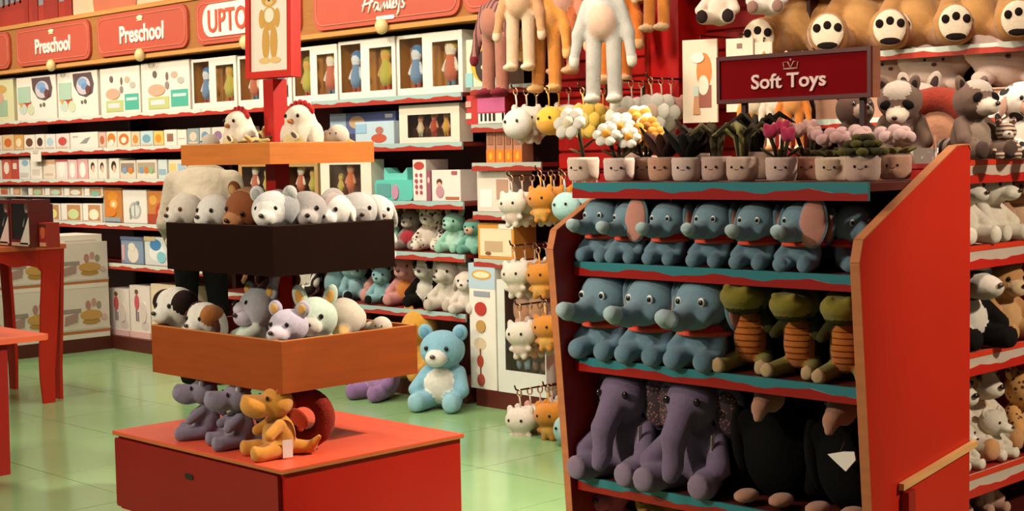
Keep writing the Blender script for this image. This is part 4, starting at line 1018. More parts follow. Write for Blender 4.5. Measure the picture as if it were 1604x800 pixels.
shelfbox('left tall doll carton with red dress picture on floor plinth', 173, 204, 452, .11, col='#ddd2ca', d=dollp, dp=.3, group='red dress doll cartons')
shelfbox('right tall doll carton with red dress picture on floor plinth', 205, 237, 448, .11, col='#ddd2ca', d=dollp, dp=.3, group='red dress doll cartons')
shelfbox('tall cream carton with rainbow bands behind the tower tray', 238, 300, 447, .11, col='#ddc9ad', d=[('r', .1, .55, .5, .62, '#c98a72'), ('r', .1, .66, .5, .72, '#d9a48a'), ('r', .1, .76, .5, .82, '#c0b09a'), ('o', .75, .6, .16, .22, '#7a3f2a'), ('r', .1, .1, .5, .45, '#d9b48a')], dp=.3)
# behind the tower
for i, (a, b, tp, col) in enumerate(((375, 428, 254, '#b98a54'), (446, 500, 254, '#a98a5a'))):
    windowbox(('left' if i == 0 else 'right')+' brown window doll box flanking the tower post', a, b, tp, 1.27, None, [(.1, .12, .9, .88)], frame=col, back='#6b4428', dolls=[(.35, .1, .7, PU), (.7, .1, .6, YE)])
windowbox('white framed box with orange doll under the top tray', 503, 584, 250, 1.27, None, [(.18, .12, .80, .88)], frame='#e2d9c8', back='#7a4a30', dolls=[(.5, .12, .7, ('#c8642c', '#c8642c', '#b5502c')), (.3, .12, .45, YE)])
# right bay, second shelf
shelfbox('wide blue purple carton lying behind a pale blue one', 517, 622, 176, 1.643, Yf=YL+.14, dp=.2, col='#5d6a9a', d=[('r', .0, .0, .25, 1, '#9fb8cf'), ('o', .42, .7, .12, .2, '#c9a882'), ('r', .85, .8, .96, .92, '#d8d4d0'), ('r', .3, .1, .9, .35, '#3f3f66')])
shelfbox('pale blue carton with red figure in front of purple one', 556, 618, 190, 1.643, Yf=YL+.03, dp=.1, col='#b3c8d4', d=[('o', .62, .25, .20, .2, '#b5523a'), ('o', .64, .6, .1, .16, '#a86a5a'), ('r', .02, .5, .3, .9, '#8fb4d0')])
windowbox('white framed window box with orange and red figures', 626, 722, 163, 1.643, None, [(.14, .14, .86, .74)], frame='#ddd2c0', back='#6d4a34', dolls=[(.27, .14, .5, ('#b0c0a0', '#d8c8a0', '#c98f68')), (.5, .14, .58, ('#c2402c', '#b5442c', '#d8a07a')), (.7, .14, .55, ('#d08a2a', '#d8a33a', '#d8b48a'))])
# right bay, third shelf
cb = thing('cat_bag', 'aqua cat shaped toy bag with ears on third shelf', 'toy bag', ((xat(586, YL+.05, 1.27)+xat(645, YL+.05, 1.27))/2, YL+.13, 1.27))
cw = (xat(645, YL+.05, 1.27)-xat(586, YL+.05, 1.27))/2
mb = MB(); mb.prism(rrect(-cw, cw, 0, .135, .03), -.07, .07, mat('#5fbfb2', 'gloss')); part(cb, 'bag_body', mb.mesh('bag_body'))
mb = MB(); mb.prism([(-cw*.62, .135), (cw*.62, .135), (cw*.62, .17), (cw*.60, .215), (cw*.38, .178), (-cw*.38, .178), (-cw*.60, .215), (-cw*.62, .17)], -.05, .06, mat('#6cc9bc', 'gloss')); part(cb, 'cat_head_lid', mb.mesh('cat_head_lid'))
mb = MB(); mb.prism(rrect(-cw*.9, -cw*.15, .02, .11, .01), -.073, -.07, mat('#5a9a98', 'card')); part(cb, 'printed_panel', mb.mesh('printed_panel'))
mb = MB(); mb.prism(oval(cw*.1, .055, .035, .05), -.076, -.07, mat('#b98aa0', 'card')); part(cb, 'printed_figure', mb.mesh('printed_figure'))
shelfbox('slim tall white carton with red figures beside cat bag', 647, 668, 250, 1.27, col='#e2dad0', d=[('o', .5, .85, .4, .1, '#b5423a')]+[('o', .3+.35*(i % 2), .2+.14*(i//2), .1, .05, '#a8485c') for i in range(8)])
shelfbox('very slim mauve carton on third shelf', 669, 675, 268, 1.27, col='#8f5560', d=[('o', .5, .7, .3, .1, '#d9b0a8')])
shelfbox('white carton with dark haired girl picture on third shelf', 676, 722, 266, 1.27, col='#e0d4cc', d=[('o', .28, .60, .10, .12, '#5a3426'), ('o', .28, .52, .07, .09, '#d9a98c'), ('o', .3, .3, .14, .2, '#b58a92'), ('r', .5, .06, .95, .14, '#a86a3c'), ('r', .72, .86, .9, .96, '#a8545c')], dp=.25)
# narrow bay
shelfbox('yellow and teal play carton with dark oval window', 730, 786, 60, 1.975, Yf=YL+.03, col='#cdd2b8', d=[('o', .55, .5, .42, .42, '#d8a83a'), ('o', .60, .42, .33, .36, '#3a2a26'), ('o', .5, .4, .06, .05, '#d9d4b0'), ('o', .62, .45, .06, .05, '#d9d4b0'), ('o', .55, .3, .06, .05, '#d9d4b0'), ('r', 0, 0, .2, .3, '#8fc0c0')])
shelfbox('red toy piano carton with black and white keys', 730, 792, 148, 1.745, Yf=YL+.03, col='#b5332c', d=[('r', .3, .40, 1, .88, '#c05a86'), ('r', .32, .02, 1, .36, '#e2dcd0')]+[('r', .38+.11*i, .1, .43+.11*i, .36, '#1d1716') for i in range(6)]+[('r', .0, .2, .14, .4, '#d8d0c0'), ('r', .0, .6, .14, .8, '#d89a8a')])
for i, (a, b) in enumerate(((762, 776), (777, 790), (791, 803), (804, 818))):
    shelfbox(f'small carton with orange band above narrow bay keyrings, {ORD[i]} from left', a, b, 192, 1.51, Yf=YL+.03, dp=.1, col='#b0795c', d=[('r', 0, .0, 1, .32, '#cf7420'), ('o', .5, .16, .2, .1, '#e3a030'), ('r', .2, .45, .8, .8, '#8f5f4c')], group='orange band cartons')
shelfbox('white carton behind the upper keyring row', 747, 800, 268, 1.21, Yf=YL+.05, col='#d3c9bd', d=[('r', .1, .1, .45, .55, '#e6e0d6'), ('r', .6, .3, .95, .8, '#b08a76')])
shelfbox('orange framed picture carton on narrow bay shelf', 748, 806, 350, .92, Yf=YL+.03, col='#c88a3a', d=[('r', .07, .08, .94, .86, '#d8c8a8'), ('r', .2, .2, .7, .5, '#b59a7a'), ('r', .6, .86, 1, 1, '#e3ddd0'), ('o', .3, .15, .08, .05, '#7a4a28')])
shelfbox('tall pale blue and white carton with red and gold medals', 737, 779, 408, .11, Yf=YL-.0, dp=.14, col='#ddd8cc', d=[('r', 0, .80, 1, 1, '#a9bfcf'), ('o', .5, .91, .38, .04, '#c99a4a'), ('o', .5, .91, .30, .025, '#e0d4b0'), ('r', .2, .74, .8, .78, '#8d93a0'), ('o', .45, .64, .22, .055, '#b0322a'), ('o', .45, .50, .18, .05, '#b58a4a'), ('o', .4, .36, .24, .05, '#cdb89a'), ('r', .38, .1, .43, .32, '#7a4038'), ('o', .4, .22, .12, .05, '#b0452c'), ('o', .42, .07, .14, .05, '#a84a3a')], hh=.78)
windowbox('large window carton of brown toys right of medal carton', 781, 858, 440, .11, None, [(.16, .2, .98, .93)], Yf=YL-.0, dp=.17, frame='#cfd0c8', back='#7d5a4c', dolls=[(.35, .2, .55, ('#7f9aa6', '#6a4636', '#b98f78')), (.7, .2, .6, ('#8a6654', '#5a3a30', '#b98f78'))])
# ------------------------------------------------------------------ plush on the display stand
D = math.radians
def bele(label, px, z, h, rz, flip=0, Y=3.88, roll=0., **k): return put(k_blue_elephant(flip), 'plush_elephant', label, 'plush toy', px, Y, z, h, rz=D(rz), group='blue plush elephants', roll=roll, **k)
z1, z2, z3 = FZ[1], FZ[2], FZ[3]
bele('blue plush elephant against left panel on upper elephant row', 946, z1, 100, 2)
bele('blue plush elephant with pink ear swung across its face', 992, z1, 98, 0, 1)
bele('darker tilted blue plush elephant right of the pink ear', 1050, z1, 100, 4)
bele('blue plush elephant in the middle of the upper row', 1120, z1, 104, 5)
bele('blue plush elephant two places right of the tilted one', 1188, z1, 106, 5)
bele('blue plush elephant with pink ear folded forward at right', 1258, z1, 110, 6, 1)
bele('blue plush elephant squeezed against right panel, looking right', 1334, z1, 104, 62, Y=3.98)
bele('blue plush elephant at left end of lower elephant row', 952, z2, 136, 2)
bele('middle of three blue plush elephants in lower row', 1026, z2, 140, 2)
bele('blue plush elephant next to the crocodiles', 1104, z2, 146, 4)
for px, lb, h, rz in ((1178, 'leftmost olive plush crocodile with orange belly', 152, 18), (1256, 'middle olive plush crocodile with orange belly', 146, 12), (1328, 'rightmost olive plush crocodile against the red panel', 150, 22)):
    put(k_crocodile(), 'plush_crocodile', lb, 'plush toy', px, 3.95, z2, h, rz=D(rz), group='olive plush crocodiles')
put(k_purple_elephant(), 'plush_elephant', 'purple grey plush elephant by left panel of the stand', 'plush toy', 986, 3.92, z3, 168, rz=D(4), group='purple plush elephants')
put(k_purple_elephant(), 'plush_elephant', 'purple grey plush elephant in middle of lower shelf', 'plush toy', 1092, 3.93, z3, 178, rz=D(8), group='purple plush elephants')
put(k_black_bird(), 'plush_bird', 'black plush bird with pinkish beak beside purple elephant', 'plush toy', 1222, 3.98, z3, 208, rz=D(10), group='black plush birds')
put(k_black_bird(), 'plush_bird', 'black plush bird with pinkish beak against right panel', 'plush toy', 1336, 3.98, z3, 208, rz=D(5), group='black plush birds')
tg = thing('paper_tag', 'crumpled white paper tag hanging from the right black bird', 'tag', (xat(1333, 3.9, .62), 3.84, .575))
mb = MB(); mb.prism([(-.045, .035), (.01, .05), (.05, .055), (.055, .03), (.02, -.01), (-.01, .01)], -.002, .002, mat('#d8cfc6', 'card')); part(tg, 'paper', mb.mesh('paper')); mb = MB(); mb.tube([(.0, .002, .05), (.0, .05, .1), (0, .1, .13)], .0025, mat('#3a2a24', 'felt'), 5); part(tg, 'string', mb.mesh('string'))
put(sitter('pinkp', '#b9566c', '#c9707f', ears='round'), 'plush_bear', 'pink plush on the lowest shelf of the stand', 'plush toy', 955, 4.02, .06, 150, rz=D(20))
put(sitter('yelp', '#b9822c', '#c99a48', ears='round'), 'plush_bear', 'amber plush beside the pink one on lowest shelf', 'plush toy', 1035, 4.05, .06, 145, rz=D(20))
mb = MB(); mb.box(FX0, FX1, FY+.012, FYB-.012, .03, .055, mat('#4a1a14', 'paint')); part(ds, 'bottom_shelf', mb.mesh('bottom_shelf'))
# potted plush plants on top of the stand
zt = FZ[0]
pots = [(914, 98, 'tall', '#d8d0c2', '#d9cba8', '#cdb3a2', 'potted plush plant with tall white blossom at left end', 3.96),
        (970, 96, 'flower', '#dcd4c2', '#cf8a1e', '#d2b9aa', 'potted plush plant with white petals and amber centres', 3.95),
        (1012, 96, 'flower', '#cf8f22', '#b0741c', '#b08a78', 'potted plush plant with amber yellow petals', 4.06),
        (1040, 98, 'leaves', '#43251f', '#2e1a18', '#b98a70', 'potted plush plant with maroon leaves', 3.98),
        (1077, 98, 'leaves', '#1f1a16', '#15110f', '#cdb3a6', 'potted plush plant with black leaves', 3.95),
        (1122, 100, 'blades', '#4a4028', '#6f6240', '#c2a093', 'potted plush plant with dark arching blades', 4.0),
        (1163, 100, 'blades', '#8f8348', '#3f3826', '#c9ab98', 'potted plush plant with olive arching blades', 3.97),
        (1224, 98, 'tulip', '#b52f52', '#3f3a20', '#d0b2a6', 'potted plush plant with deep pink tulips', 3.96),
        (1266, 98, 'tulip', '#c99a90', '#4a3a22', '#a8705c', 'potted plush plant with dusty pink tulips in brown pot', 4.05),
        (1302, 98, 'buds', '#cf9f9a', '#4d4524', '#d6b79c', 'tilted cream potted plush plant with pale pink buds', 3.96),
        (1352, 108, 'succulent', '#5c5526', '#3f3a1e', '#c5a392', 'potted plush succulent hanging over the shelf corner', 3.90)]
for i, (px, h, pl, pc, cc, col, lb, y) in enumerate(pots):
    put(k_pot(True, col, pl, pc, cc), 'plush_plant', lb, 'plush plant', px, y, zt, h*.95, rz=D(22+(i*37) % 20-10), group='potted plush plants')
for px, h, pl, pc, cc, col, lb, y in ((1340, 96, 'buds', '#d8b0aa', '#5d5628', '#c5a392', 'potted plush plant with pink buds behind the succulent', 4.14), (1402, 96, 'buds', '#d9b4ae', '#6a602c', '#b98a70', 'potted plush plant with pink buds by the right panel', 4.16),
                                      (1100, 104, 'leaves', '#2a211a', '#3a2a20', '#b0907f', 'potted plush plant with dark leaves in back row', 4.16), (1185, 108, 'blades', '#3a3324', '#221d16', '#b0907f', 'potted plush plant with black blades in back row', 4.17), (995, 106, 'flower', '#ddd6c6', '#d8a63a', '#b0907f', 'potted plush plant with white blossoms in back row', 4.16), (1020, 92, 'tall', '#cf8f22', '#b0741c', '#b0907f', 'potted plush plant with tall amber blossom in back row', 4.22)):
    put(k_pot(True, col, pl, pc, cc), 'plush_plant', lb, 'plush plant', px, y, zt, h, rz=D(20), group='potted plush plants')

# ------------------------------------------------------------------ toys on the tower
def tow(P, name, label, px, Y, z, h, rz, cat='plush toy', XX=None, **k):
    if XX is not None: Y = yat(px, XX, z)
    return put(P, name, label, cat, px, Y, z, h, rz=D(rz), **k)
zb = .40
tow(k_dragon('#82788c', '#62566c', '#cfc6bf', '#92879c'), 'plush_dragon', 'grey purple plush dragon turned away at left', 322, 3.34, zb, 98, -40, group='grey plush dragons')
tow(k_dragon('#82788c', '#62566c', '#cfc6bf', '#92879c'), 'plush_dragon', 'grey purple plush dragon in middle beside the yellow one', 374, 3.32, zb, 104, -22, group='grey plush dragons')
tow(k_dragon('#cf8b32', '#a83a1e', '#b5512a', '#d79c46'), 'plush_dragon', 'yellow orange plush dragon sitting on the red base', 436, 3.31, zb, 116, -18)
rg = thing('plush_snake', 'dark red plush ring lying behind the yellow dragon', 'plush toy', (xat(478, 3.46, zb), 3.46, zb+.125), (0, 0, D(40)))
mb = MB(); mb.tube([(.085*math.cos(a), .0, .085*math.sin(a)) for a in np.linspace(0, 2*PI, 25)[:-1]], .04, mat('#7d2418', 'plush'), 10, True); part(rg, 'ring_body', mb.mesh('ring_body'))
z3 = TRAYZ[3]
BW = sitter('puppybw', '#e2dccf', '#e2dccf', '#e6e1d6', 'floppy', '#5a3426', extra=S(E((.19, -.06, .76), (.12, .17, .15), 5)), emats=('#2a1c18',), compact=True)
BR = sitter('puppybr', '#e2dccf', '#e2dccf', '#e6e1d6', 'floppy', '#4a2a20', extra=(E((.17, -.06, .76), (.13, .19, .15), 5), E((-.17, .02, .80), (.13, .17, .14), 6)), emats=('#a8682f', '#3a241c'), compact=True)
tow(BW, 'plush_puppy', 'white plush puppy with black patches and brown ears', 285, 3.42, z3, 132, 5)
tow(BR, 'plush_puppy', 'white plush puppy with tan eye patch and dark ears', 327, 3.40, z3, 116, 10)
PAS = sitter('pasteldragon', '#b9b0bf', '#b3cfc4', '#cfc2cc', 'round', '#d0a05a', '#d9c6a8', snout=.04, head=(.24, .23, .2), compact=True)
tow(sitter('pasteluni', '#c4c2c8', '#c9dccb', '#cfc6cf', 'long', '#b9a0b4', '#dcd0c0', limb='#d2d8c8'), 'plush_bunny', 'pastel lilac plush bunny with pale raised feet', 385, 3.47, z3, 120, -30, tilt=-.35, dz=.05)
tow(PAS, 'plush_hippo', 'pastel lilac and mint plush hippo at tray corner', 458, 3.41, z3, 132, 20)
tow(sitter('pastelb', '#b4bcc6', '#b3cfc4', '#c9bccb', 'round', '#d8a24a', '#d9c6a8', compact=True), 'plush_hippo', 'pastel blue lilac plush with amber ear behind corner hippo', 415, 3.56, z3, 140, 0)
tow(sitter('mintw', '#c3d2c0', '#dcd6c0', '#d8cfc0', 'pointy', '#d8a04a', '#a8604a', compact=True), 'plush_kitten', 'mint cream plush animal with amber ears in lower tray', 497, 3.6, z3, 138, 40, XX=-4.72)
seal = [('body', blob('body', [E((0, 0, .42), (.40, .40, .40)), E((-.44, .05, .36), (.24, .26, .27)), C((.3, .1, .2), (.55, .2, .12), .14, .08, 1)], ['#d9ccb8', '#d8a868'], .05, 30))]+eyes(.12, -.40, .5, .03)
tow(seal, 'plush_seal', 'large round cream plush hanging over the tray rim', 538, 3.60, z3+.14, 80, -60, XX=-4.76)
tow(seal, 'plush_seal', 'small amber cream plush lying at right tray end', 598, 3.78, z3+.13, 42, 35, XX=-4.72)
tow(sitter('brownp', '#7a5140', '#8f6a56', ears='round', inner='#3a241c', compact=True), 'plush_monkey', 'brown plush lying at back of the lower tray', 440, 3.80, z3, 140, 20)
# middle tray
z2 = TRAYZ[2]
CR = sitter('creamdog', '#ddd3c3', '#ddd3c3', '#e3dbce', 'floppy', '#d2c6b4', eye=('#5a2c16', None), esc=.6, compact=True)
WH = sitter('whitedog', '#dedad0', '#dedad0', '#e6e2d8', 'floppy', '#d8d0c2', esc=.6, compact=True)
tow(CR, 'plush_dog', 'cream plush dog head at left end of dark tray', 298, 3.44, z2, 118, 8)
tow(WH, 'plush_dog', 'white plush dog head second from left in dark tray', 344, 3.44, z2, 120, 12)
tow(sitter('tanbear', '#8a4f2c', '#a8683c', '#b57a4c', 'round', '#c9975c', extra=(E((0, .02, .84), (.2, .18, .12), 5),), emats=('#c9975c',), compact=True), 'plush_bear', 'brown and tan plush bear tipped sideways in dark tray', 387, 3.54, z2, 132, 15, tilt=.2, roll=.25)
tow(sitter('husky', '#c9c9c6', '#dddad2', '#e6e2da', 'round', '#a9a9a6', extra=(E((0, -.14, .68), (.20, .16, .18), 2), E((.19, 0, .70), (.12, .18, .2), 5)), emats=('#9b9b9a',), compact=True), 'plush_seal_pup', 'pale grey plush seal pup face above tray corner', 433, 3.45, z2, 132, 30)
tow(sitter('greyele', '#a7a09c', '#b9b0aa', '#b3aaa4', 'fan', '#b5a3a0', snout=.05, compact=True), 'plush_elephant', 'grey plush elephant with floppy ear in dark tray', 482, 3.50, z2, 128, 55, XX=-4.80)
tow(WH, 'plush_dog', 'white plush dog head right of the grey elephant', 526, 3.62, z2, 122, 30, XX=-4.78)
tow(sitter('greydog', '#b9b6b1', '#cfcac2', '#8c847e', 'floppy', '#a8a29c', compact=True), 'plush_dog', 'grey plush dog near right end of dark tray', 562, 3.72, z2, 120, 60, XX=-4.78)
tow(sitter('greydog2', '#cbc9c4', '#d5d2ca', '#a39b94', 'floppy', '#b5afa8', compact=True), 'plush_dog', 'pale grey plush dog at right end of dark tray', 588, 3.80, z2, 112, 70, XX=-4.82)
# top tray
z1 = TRAYZ[1]
tow(k_owl(), 'plush_bird', 'white plush bird with red crest left of the post', 378, 3.50, z1, 84, 5, cat='plush toy', group='white plush birds with red crests')
tow(k_owl(), 'plush_bird', 'white plush bird with red crest right of the post', 474, 3.52, z1, 92, 15, XX=-4.86, cat='plush toy', group='white plush birds with red crests')
star = [('body', blob('body', sum([[C((0, 0, .3), (.40*math.cos(a), .40*math.sin(a), .40+.1*math.sin(3*a)), .11, .05, i % 2)] for i, a in enumerate(np.linspace(0, 2*PI, 9)[:-1])], [E((0, 0, .28), (.2, .2, .2))]), ['#c9b06a', '#6b4a2a'], .03, 26))]
tow(star, 'plush_octopus', 'tan and brown plush octopus below the left white bird', 400, 3.45, z1+.02, 62, 20)
tow(star, 'plush_octopus', 'tan plush octopus tucked behind the tower post', 418, 3.7, z1+.03, 80, 50)
tow(seal, 'plush_seal', 'cream white plush seal in front right of top tray', 530, 3.62, z1+.05, 44, 25, XX=-4.82)
tow(seal, 'plush_seal', 'flat white plush seal at left end of top tray', 330, 3.48, z1+.035, 38, -20)

# ------------------------------------------------------------------ plush on the back shelves
def bs_(P, name, label, px, z, h, rz=20, Y=YL+.2, **k): return put(P, name, label, 'plush toy', px, Y, z, h, rz=D(rz), **k)
MN = sitter('mint', '#8fc2ac', '#b5d8c6', '#a3cfbb', 'pointy', '#b58a8a', limb='#93c4b0', snout=.03, head=(.28, .25, .22))
bs_(MN, 'plush_hippo', 'mint plush hippo half hidden by the dark tray', 613, .94, 68, 10)
bs_(sitter('greyhusky', '#8f837c', '#b5aaa0', '#cfc4b8', 'pointy', '#a5948c', extra=(E((0, -.2, .30), (.2, .1, .16), 5),), emats=('#b5333c',)), 'plush_dog', 'grey plush dog holding a red heart', 647, .94, 66, 15)
bs_(sitter('leop', spots('#d8cdbd', '#3a2a26', 13, .33), '#d8cdbd', '#ddd4c6', 'round', '#b59a90'), 'plush_leopard', 'white plush snow leopard with dark spots', 678, .94, 76, 25)
bs_(MN, 'plush_hippo', 'mint plush hippo right of the snow leopard', 714, .94, 68, 12, Y=YL+.12)
bs_(sitter('sloth', '#5f9c8c', '#8fc2b0', '#c9a48c', 'none', extra=(E((0, -.04, .84), (.2, .18, .10), 5),), emats=('#6a4a38',)), 'plush_sloth', 'small teal plush sloth at right shelf end', 742, .94, 58, 20, Y=YL+.1)
BL_ = sitter('bigblue', '#86b0b8', '#98bec4', '#8fb8c0', 'round', '#7aa4ae', '#1f1c1c', head=(.30, .26, .25))
bs_(BL_, 'plush_bear', 'big pale blue plush seen from its back, left', 528, .565, 82, 150, Y=YL+.22)
bs_(BL_, 'plush_bear', 'big pale blue plush lying with rounded back', 556, .565, 72, 60, Y=YL+.2)
bs_(sitter('blueear', '#84b2b8', '#8fbcc0', '#8fbcc0', 'round', '#2a2626', '#1c1a1a'), 'plush_bear', 'pale blue plush with black foot pads', 600, .565, 62, 25, Y=YL+.16)
bs_(sitter('pig', '#c99088', '#d4a298', '#d8a8a0', 'pointy', '#b57a78'), 'plush_pig', 'pink plush pig behind the pale blue one', 612, .565, 96, 15, Y=YL+.3)
bs_(sitter('pinkor', '#cf8f8c', '#cf7f3a', '#d89a98', 'round', '#b5706e', eye=('#6a3418', None)), 'plush_bear', 'pink plush animal with orange belly beside the panda', 640, .565, 84, 20)
bs_(sitter('panda', '#e0dbcf', '#e0dbcf', '#e6e2d8', 'round', '#16120f', '#16120f', limb='#16120f', extra=S(E((.13, -.20, .76), (.07, .06, .085), 5)), emats=('#16120f',), eye=('#3a2a22', None)), 'plush_panda', 'black and white plush panda on lower shelf', 672, .565, 88, 22)
bs_(sitter('whele', '#cfc6b8', '#d8cfc2', '#cfc6b8', 'fan', '#c2b5a6', '#bfb2a2', snout=.10), 'plush_elephant', 'cream plush elephant right of the panda', 706, .565, 84, 10, Y=YL+.14)
bs_(sitter('lamb', '#d2c8ba', '#d8cfc2', '#d8cfc2', 'floppy', '#b5a898'), 'plush_lamb', 'cream plush lamb with drooping ears at shelf end', 733, .565, 70, 25, Y=YL+.08)
bs_(sitter('zeb0', stripes('#d8d2c4', '#221a18', 3, 'X'), '#d8d2c4', '#3a2c28', 'pointy', '#2a1e1c'), 'plush_zebra', 'black and white striped plush beside the tower post', 486, .565, 92, 10)
CBK = sitter('carebear', '#7fb0c4', '#dcd9cd', '#dcdad2', 'round', '#6a9cb4', '#8fbccb', head=(.27, .24, .23), nose='#4a3434', n=40, extra=(E((0, -.14, .30), (.19, .12, .19), 1),))
put(CBK, 'plush_bear', 'large pale blue plush bear with white belly on the floor', 'plush toy', 697, 6.02, 0.0, 132, rz=D(28))
put(sitter('yelbig', '#cf9838', '#d8a84a', '#d8b878', 'round', '#b57a2a'), 'plush_bear', 'large yellow plush bear behind the blue bear', 'plush toy', 662, YL+.06, .11, 116, rz=D(5))
put(sitter('purbig', '#8f6a9c', '#a884b0', '#b596ba', 'round', '#7a5688', eye=('#3a2440', '#d8c8dc')), 'plush_bear', 'purple plush bear low behind the lower tray', 'plush toy', 600, 6.02, 0.0, 112, rz=D(5))
put(sitter('pinkbig', '#b9758c', '#c98a9c', ears='round'), 'plush_bear', 'mauve plush bear on plinth behind the tower', 'plush toy', 560, YL+.22, .11, 105, rz=D(5))

# ------------------------------------------------------------------ teddies and other plush at the upper right
for px, lb, rz in ((1262, 'tan teddy with dotted feet nearest the slat panel', 20), (1352, 'tan teddy with dotted feet, second from slat panel', 30), (1438, 'tan teddy with dotted feet in the row middle', 35), (1528, 'tan teddy with dotted feet left of the edge one', 40), (1618, 'tan teddy with dotted feet cut by right edge', 42)):
    put(k_teddy(), 'plush_teddy', lb, 'plush toy', px, YL+.20, TEDZ, 184, rz=D(rz), group='sitting tan teddies')
scarf = MB(); scarf.box(-.018, .018, -.01, .01, 0, .34, mat('#7a1a14', 'felt')); scarf.box(.045, .08, -.01, .01, .03, .34, mat('#6a1712', 'felt'))
fluff = lambda key, c: _kc.setdefault(key, [('body', blob('body', [E((0, 0, .5), (.62, .42, .5)), E((-.5, -.1, .65), (.25, .25, .28)), E((.5, -.1, .62), (.25, .25, .26)), E((-.42, -.3, .15), (.2, .2, .15)), E((.42, -.3, .15), (.2, .2, .15))], [c], .06, 34))]+eyes(.18, -.41, .62, .03)+[lump('nose', (0, -.43, .52), (.05, .03, .04), '#6a4a44')])
for px, c, lb, h in ((1398, '#d8b8a6', 'pale fluffy plush left under the teddy shelf', 70), (1465, '#dcc3b3', 'pale fluffy plush in the middle under teddy shelf', 76), (1580, '#dcc1b2', 'pale fluffy plush right under the teddy shelf', 90)):
    put(fluff('fl'+c, c), 'plush_pillow', lb, 'plush toy', px, YL+.2, 1.70+.12, h, rz=D(25), group='pale fluffy plush')
bx = thing('shelf_riser', 'white riser block lifting the pale fluffy plush', 'riser', (-3.25, YL+.2, 1.70)); mb = MB(); mb.box(-.9, .9, -.13, .18, 0, .11, mat('#b98a70', 'card')); part(bx, 'riser_block', mb.mesh('riser_block')); mb = MB(); mb.box(-.91, .91, -.14, .19, .11, .118, mat('#c9a084', 'card')); part(bx, 'riser_top', mb.mesh('riser_top'))
# raccoons and cow on top of the gondola
ut = uz[0]
RC = k_raccoon()
def onunit(P, name, lb, px, Y, h, rz, **k): return put(P, name, lb, 'plush toy', px, Y, k.pop('zz', ut), h, rz=D(rz), **k)
onunit(RC, 'plush_raccoon', 'grey brown plush raccoon tipped forward beside the sign', 1418, 4.98, 132, 20, tilt=.45, dz=.03)
onunit(RC, 'plush_raccoon', 'brown plush raccoon sitting upright in front of red hood', 1522, 5.0, 132, 70)
onunit(sitter('darkrac', '#4a352c', '#6a5040', '#8a7464', 'pointy', '#1a1210'), 'plush_beaver', 'dark brown plush behind right end of the sign', 1345, 4.95, 118, 60, tilt=-.2)
onunit(sitter('cow', spots('#d8cbbd', '#231a17', 5, .45), '#d8cbbd', '#d9a98c', 'floppy', '#b58a76', snout=.05), 'plush_cow', 'black and white plush cow at the right edge', 1598, 5.3, 128, 55)
onunit(sitter('greywolf', '#a8978a', '#c9bbae', '#d8ccc0', 'pointy', '#3a2a26'), 'plush_wolf', 'grey beige plush behind the tipped raccoon', 1440, 5.45, 128, 30)
onunit(sitter('brtabby', stripes('#b59a84', '#4a342a', 3), '#c9b5a2', '#cdbba8', 'pointy', '#5a3a30'), 'plush_cat', 'small striped tabby plush beside raccoon tail', 1575, 5.05, 62, 40)
hood = thing('plush_snake', 'dark red felt hood arching behind the raccoons', 'plush toy', (xat(1468, 5.25, ut), 5.25, ut))
mb = MB(); mb.tube([(.16*math.cos(a), 0, .08+.16*math.sin(a)) for a in np.linspace(0, PI, 11)], .05, mat('#7a2a1c', 'felt'), 10); part(hood, 'hood_arch', mb.mesh('hood_arch'))
mb = MB(); mb.ell((0, .02, .11), (.15, .04, .12), mat('#a8785c', 'felt'), 14, 10); part(hood, 'hood_lining', mb.mesh('hood_lining'))
# gondola shelves
def gon(P, name, lb, Y, k, h, rz, X=UX-.12, **q):
    z = uz[k]; s = h
    return put(P, name, lb, 'plush toy', X=X, Y=Y, z=z, s=s, rz=D(rz), **q)
PB = sitter('polar', '#d9cdb9', '#d9cdb9', '#e0d6c4', 'round', '#c4b5a0', snout=.06, head=(.32, .27, .25))
gon(PB, 'plush_polar_bear', 'white plush polar bear on second gondola shelf, nearest', 5.09, 1, .30, 75)
gon(PB, 'plush_polar_bear', 'white plush polar bear behind the nearest one', 5.32, 1, .30, 85)
gon(sitter('brownd', '#a87a58', '#c09a78', ears='floppy', inner='#6a4430'), 'plush_dog', 'brown plush dog at right edge of second gondola shelf', 5.55, 1, .28, 70)
ZB = sitter('zebra', stripes('#d9cfc0', '#1c1513', 4.5, 'Z'), '#d9cfc0', '#d2c6b8', 'pointy', '#2a1e1a', '#15100f', snout=.12, muzr=(.16, .13, .13), nose='#4a3a34', limb='#17110f')
gon(ZB, 'plush_zebra', 'striped plush zebra with pale muzzle on third gondola shelf', 5.14, 2, .38, 68)
gon(sitter('tanlion', '#b5824e', '#c99a66', '#d8b48a', 'round', '#8a5a34'), 'plush_lion', 'tan plush lion beside the zebra', 5.44, 2, .33, 70)
BG = sitter('beagle', '#c08a56', '#d9cab4', '#ddd0bc', 'floppy', '#8a5a38', limb='#d9cab4', extra=(E((0, -.22, .66), (.10, .12, .16), 2),), snout=.05, nose='#1a1210')
gon(BG, 'plush_beagle', 'tan and white plush beagle on fourth gondola shelf, nearest', 5.20, 3, .41, 72, X=UX-.24)
gon(BG, 'plush_beagle', 'tan and white plush beagle second on fourth gondola shelf', 5.45, 3, .41, 72, X=UX-.26)
gon(sitter('leopard2', spots('#c08a4e', '#4a2a1a', 15, .3), '#c9a070', ears='round', inner='#8a5a38'), 'plush_leopard', 'tan spotted plush leopard behind the beagles', 5.62, 3, .34, 75)
gon(PB, 'plush_polar_bear', 'white plush polar bear lying in front of beagles', 5.06, 3, .19, 78, X=UX-.10)
gon(PB, 'plush_polar_bear', 'white plush polar bear lying beside the spotted leopard', 5.32, 3, .20, 85, X=UX-.10)
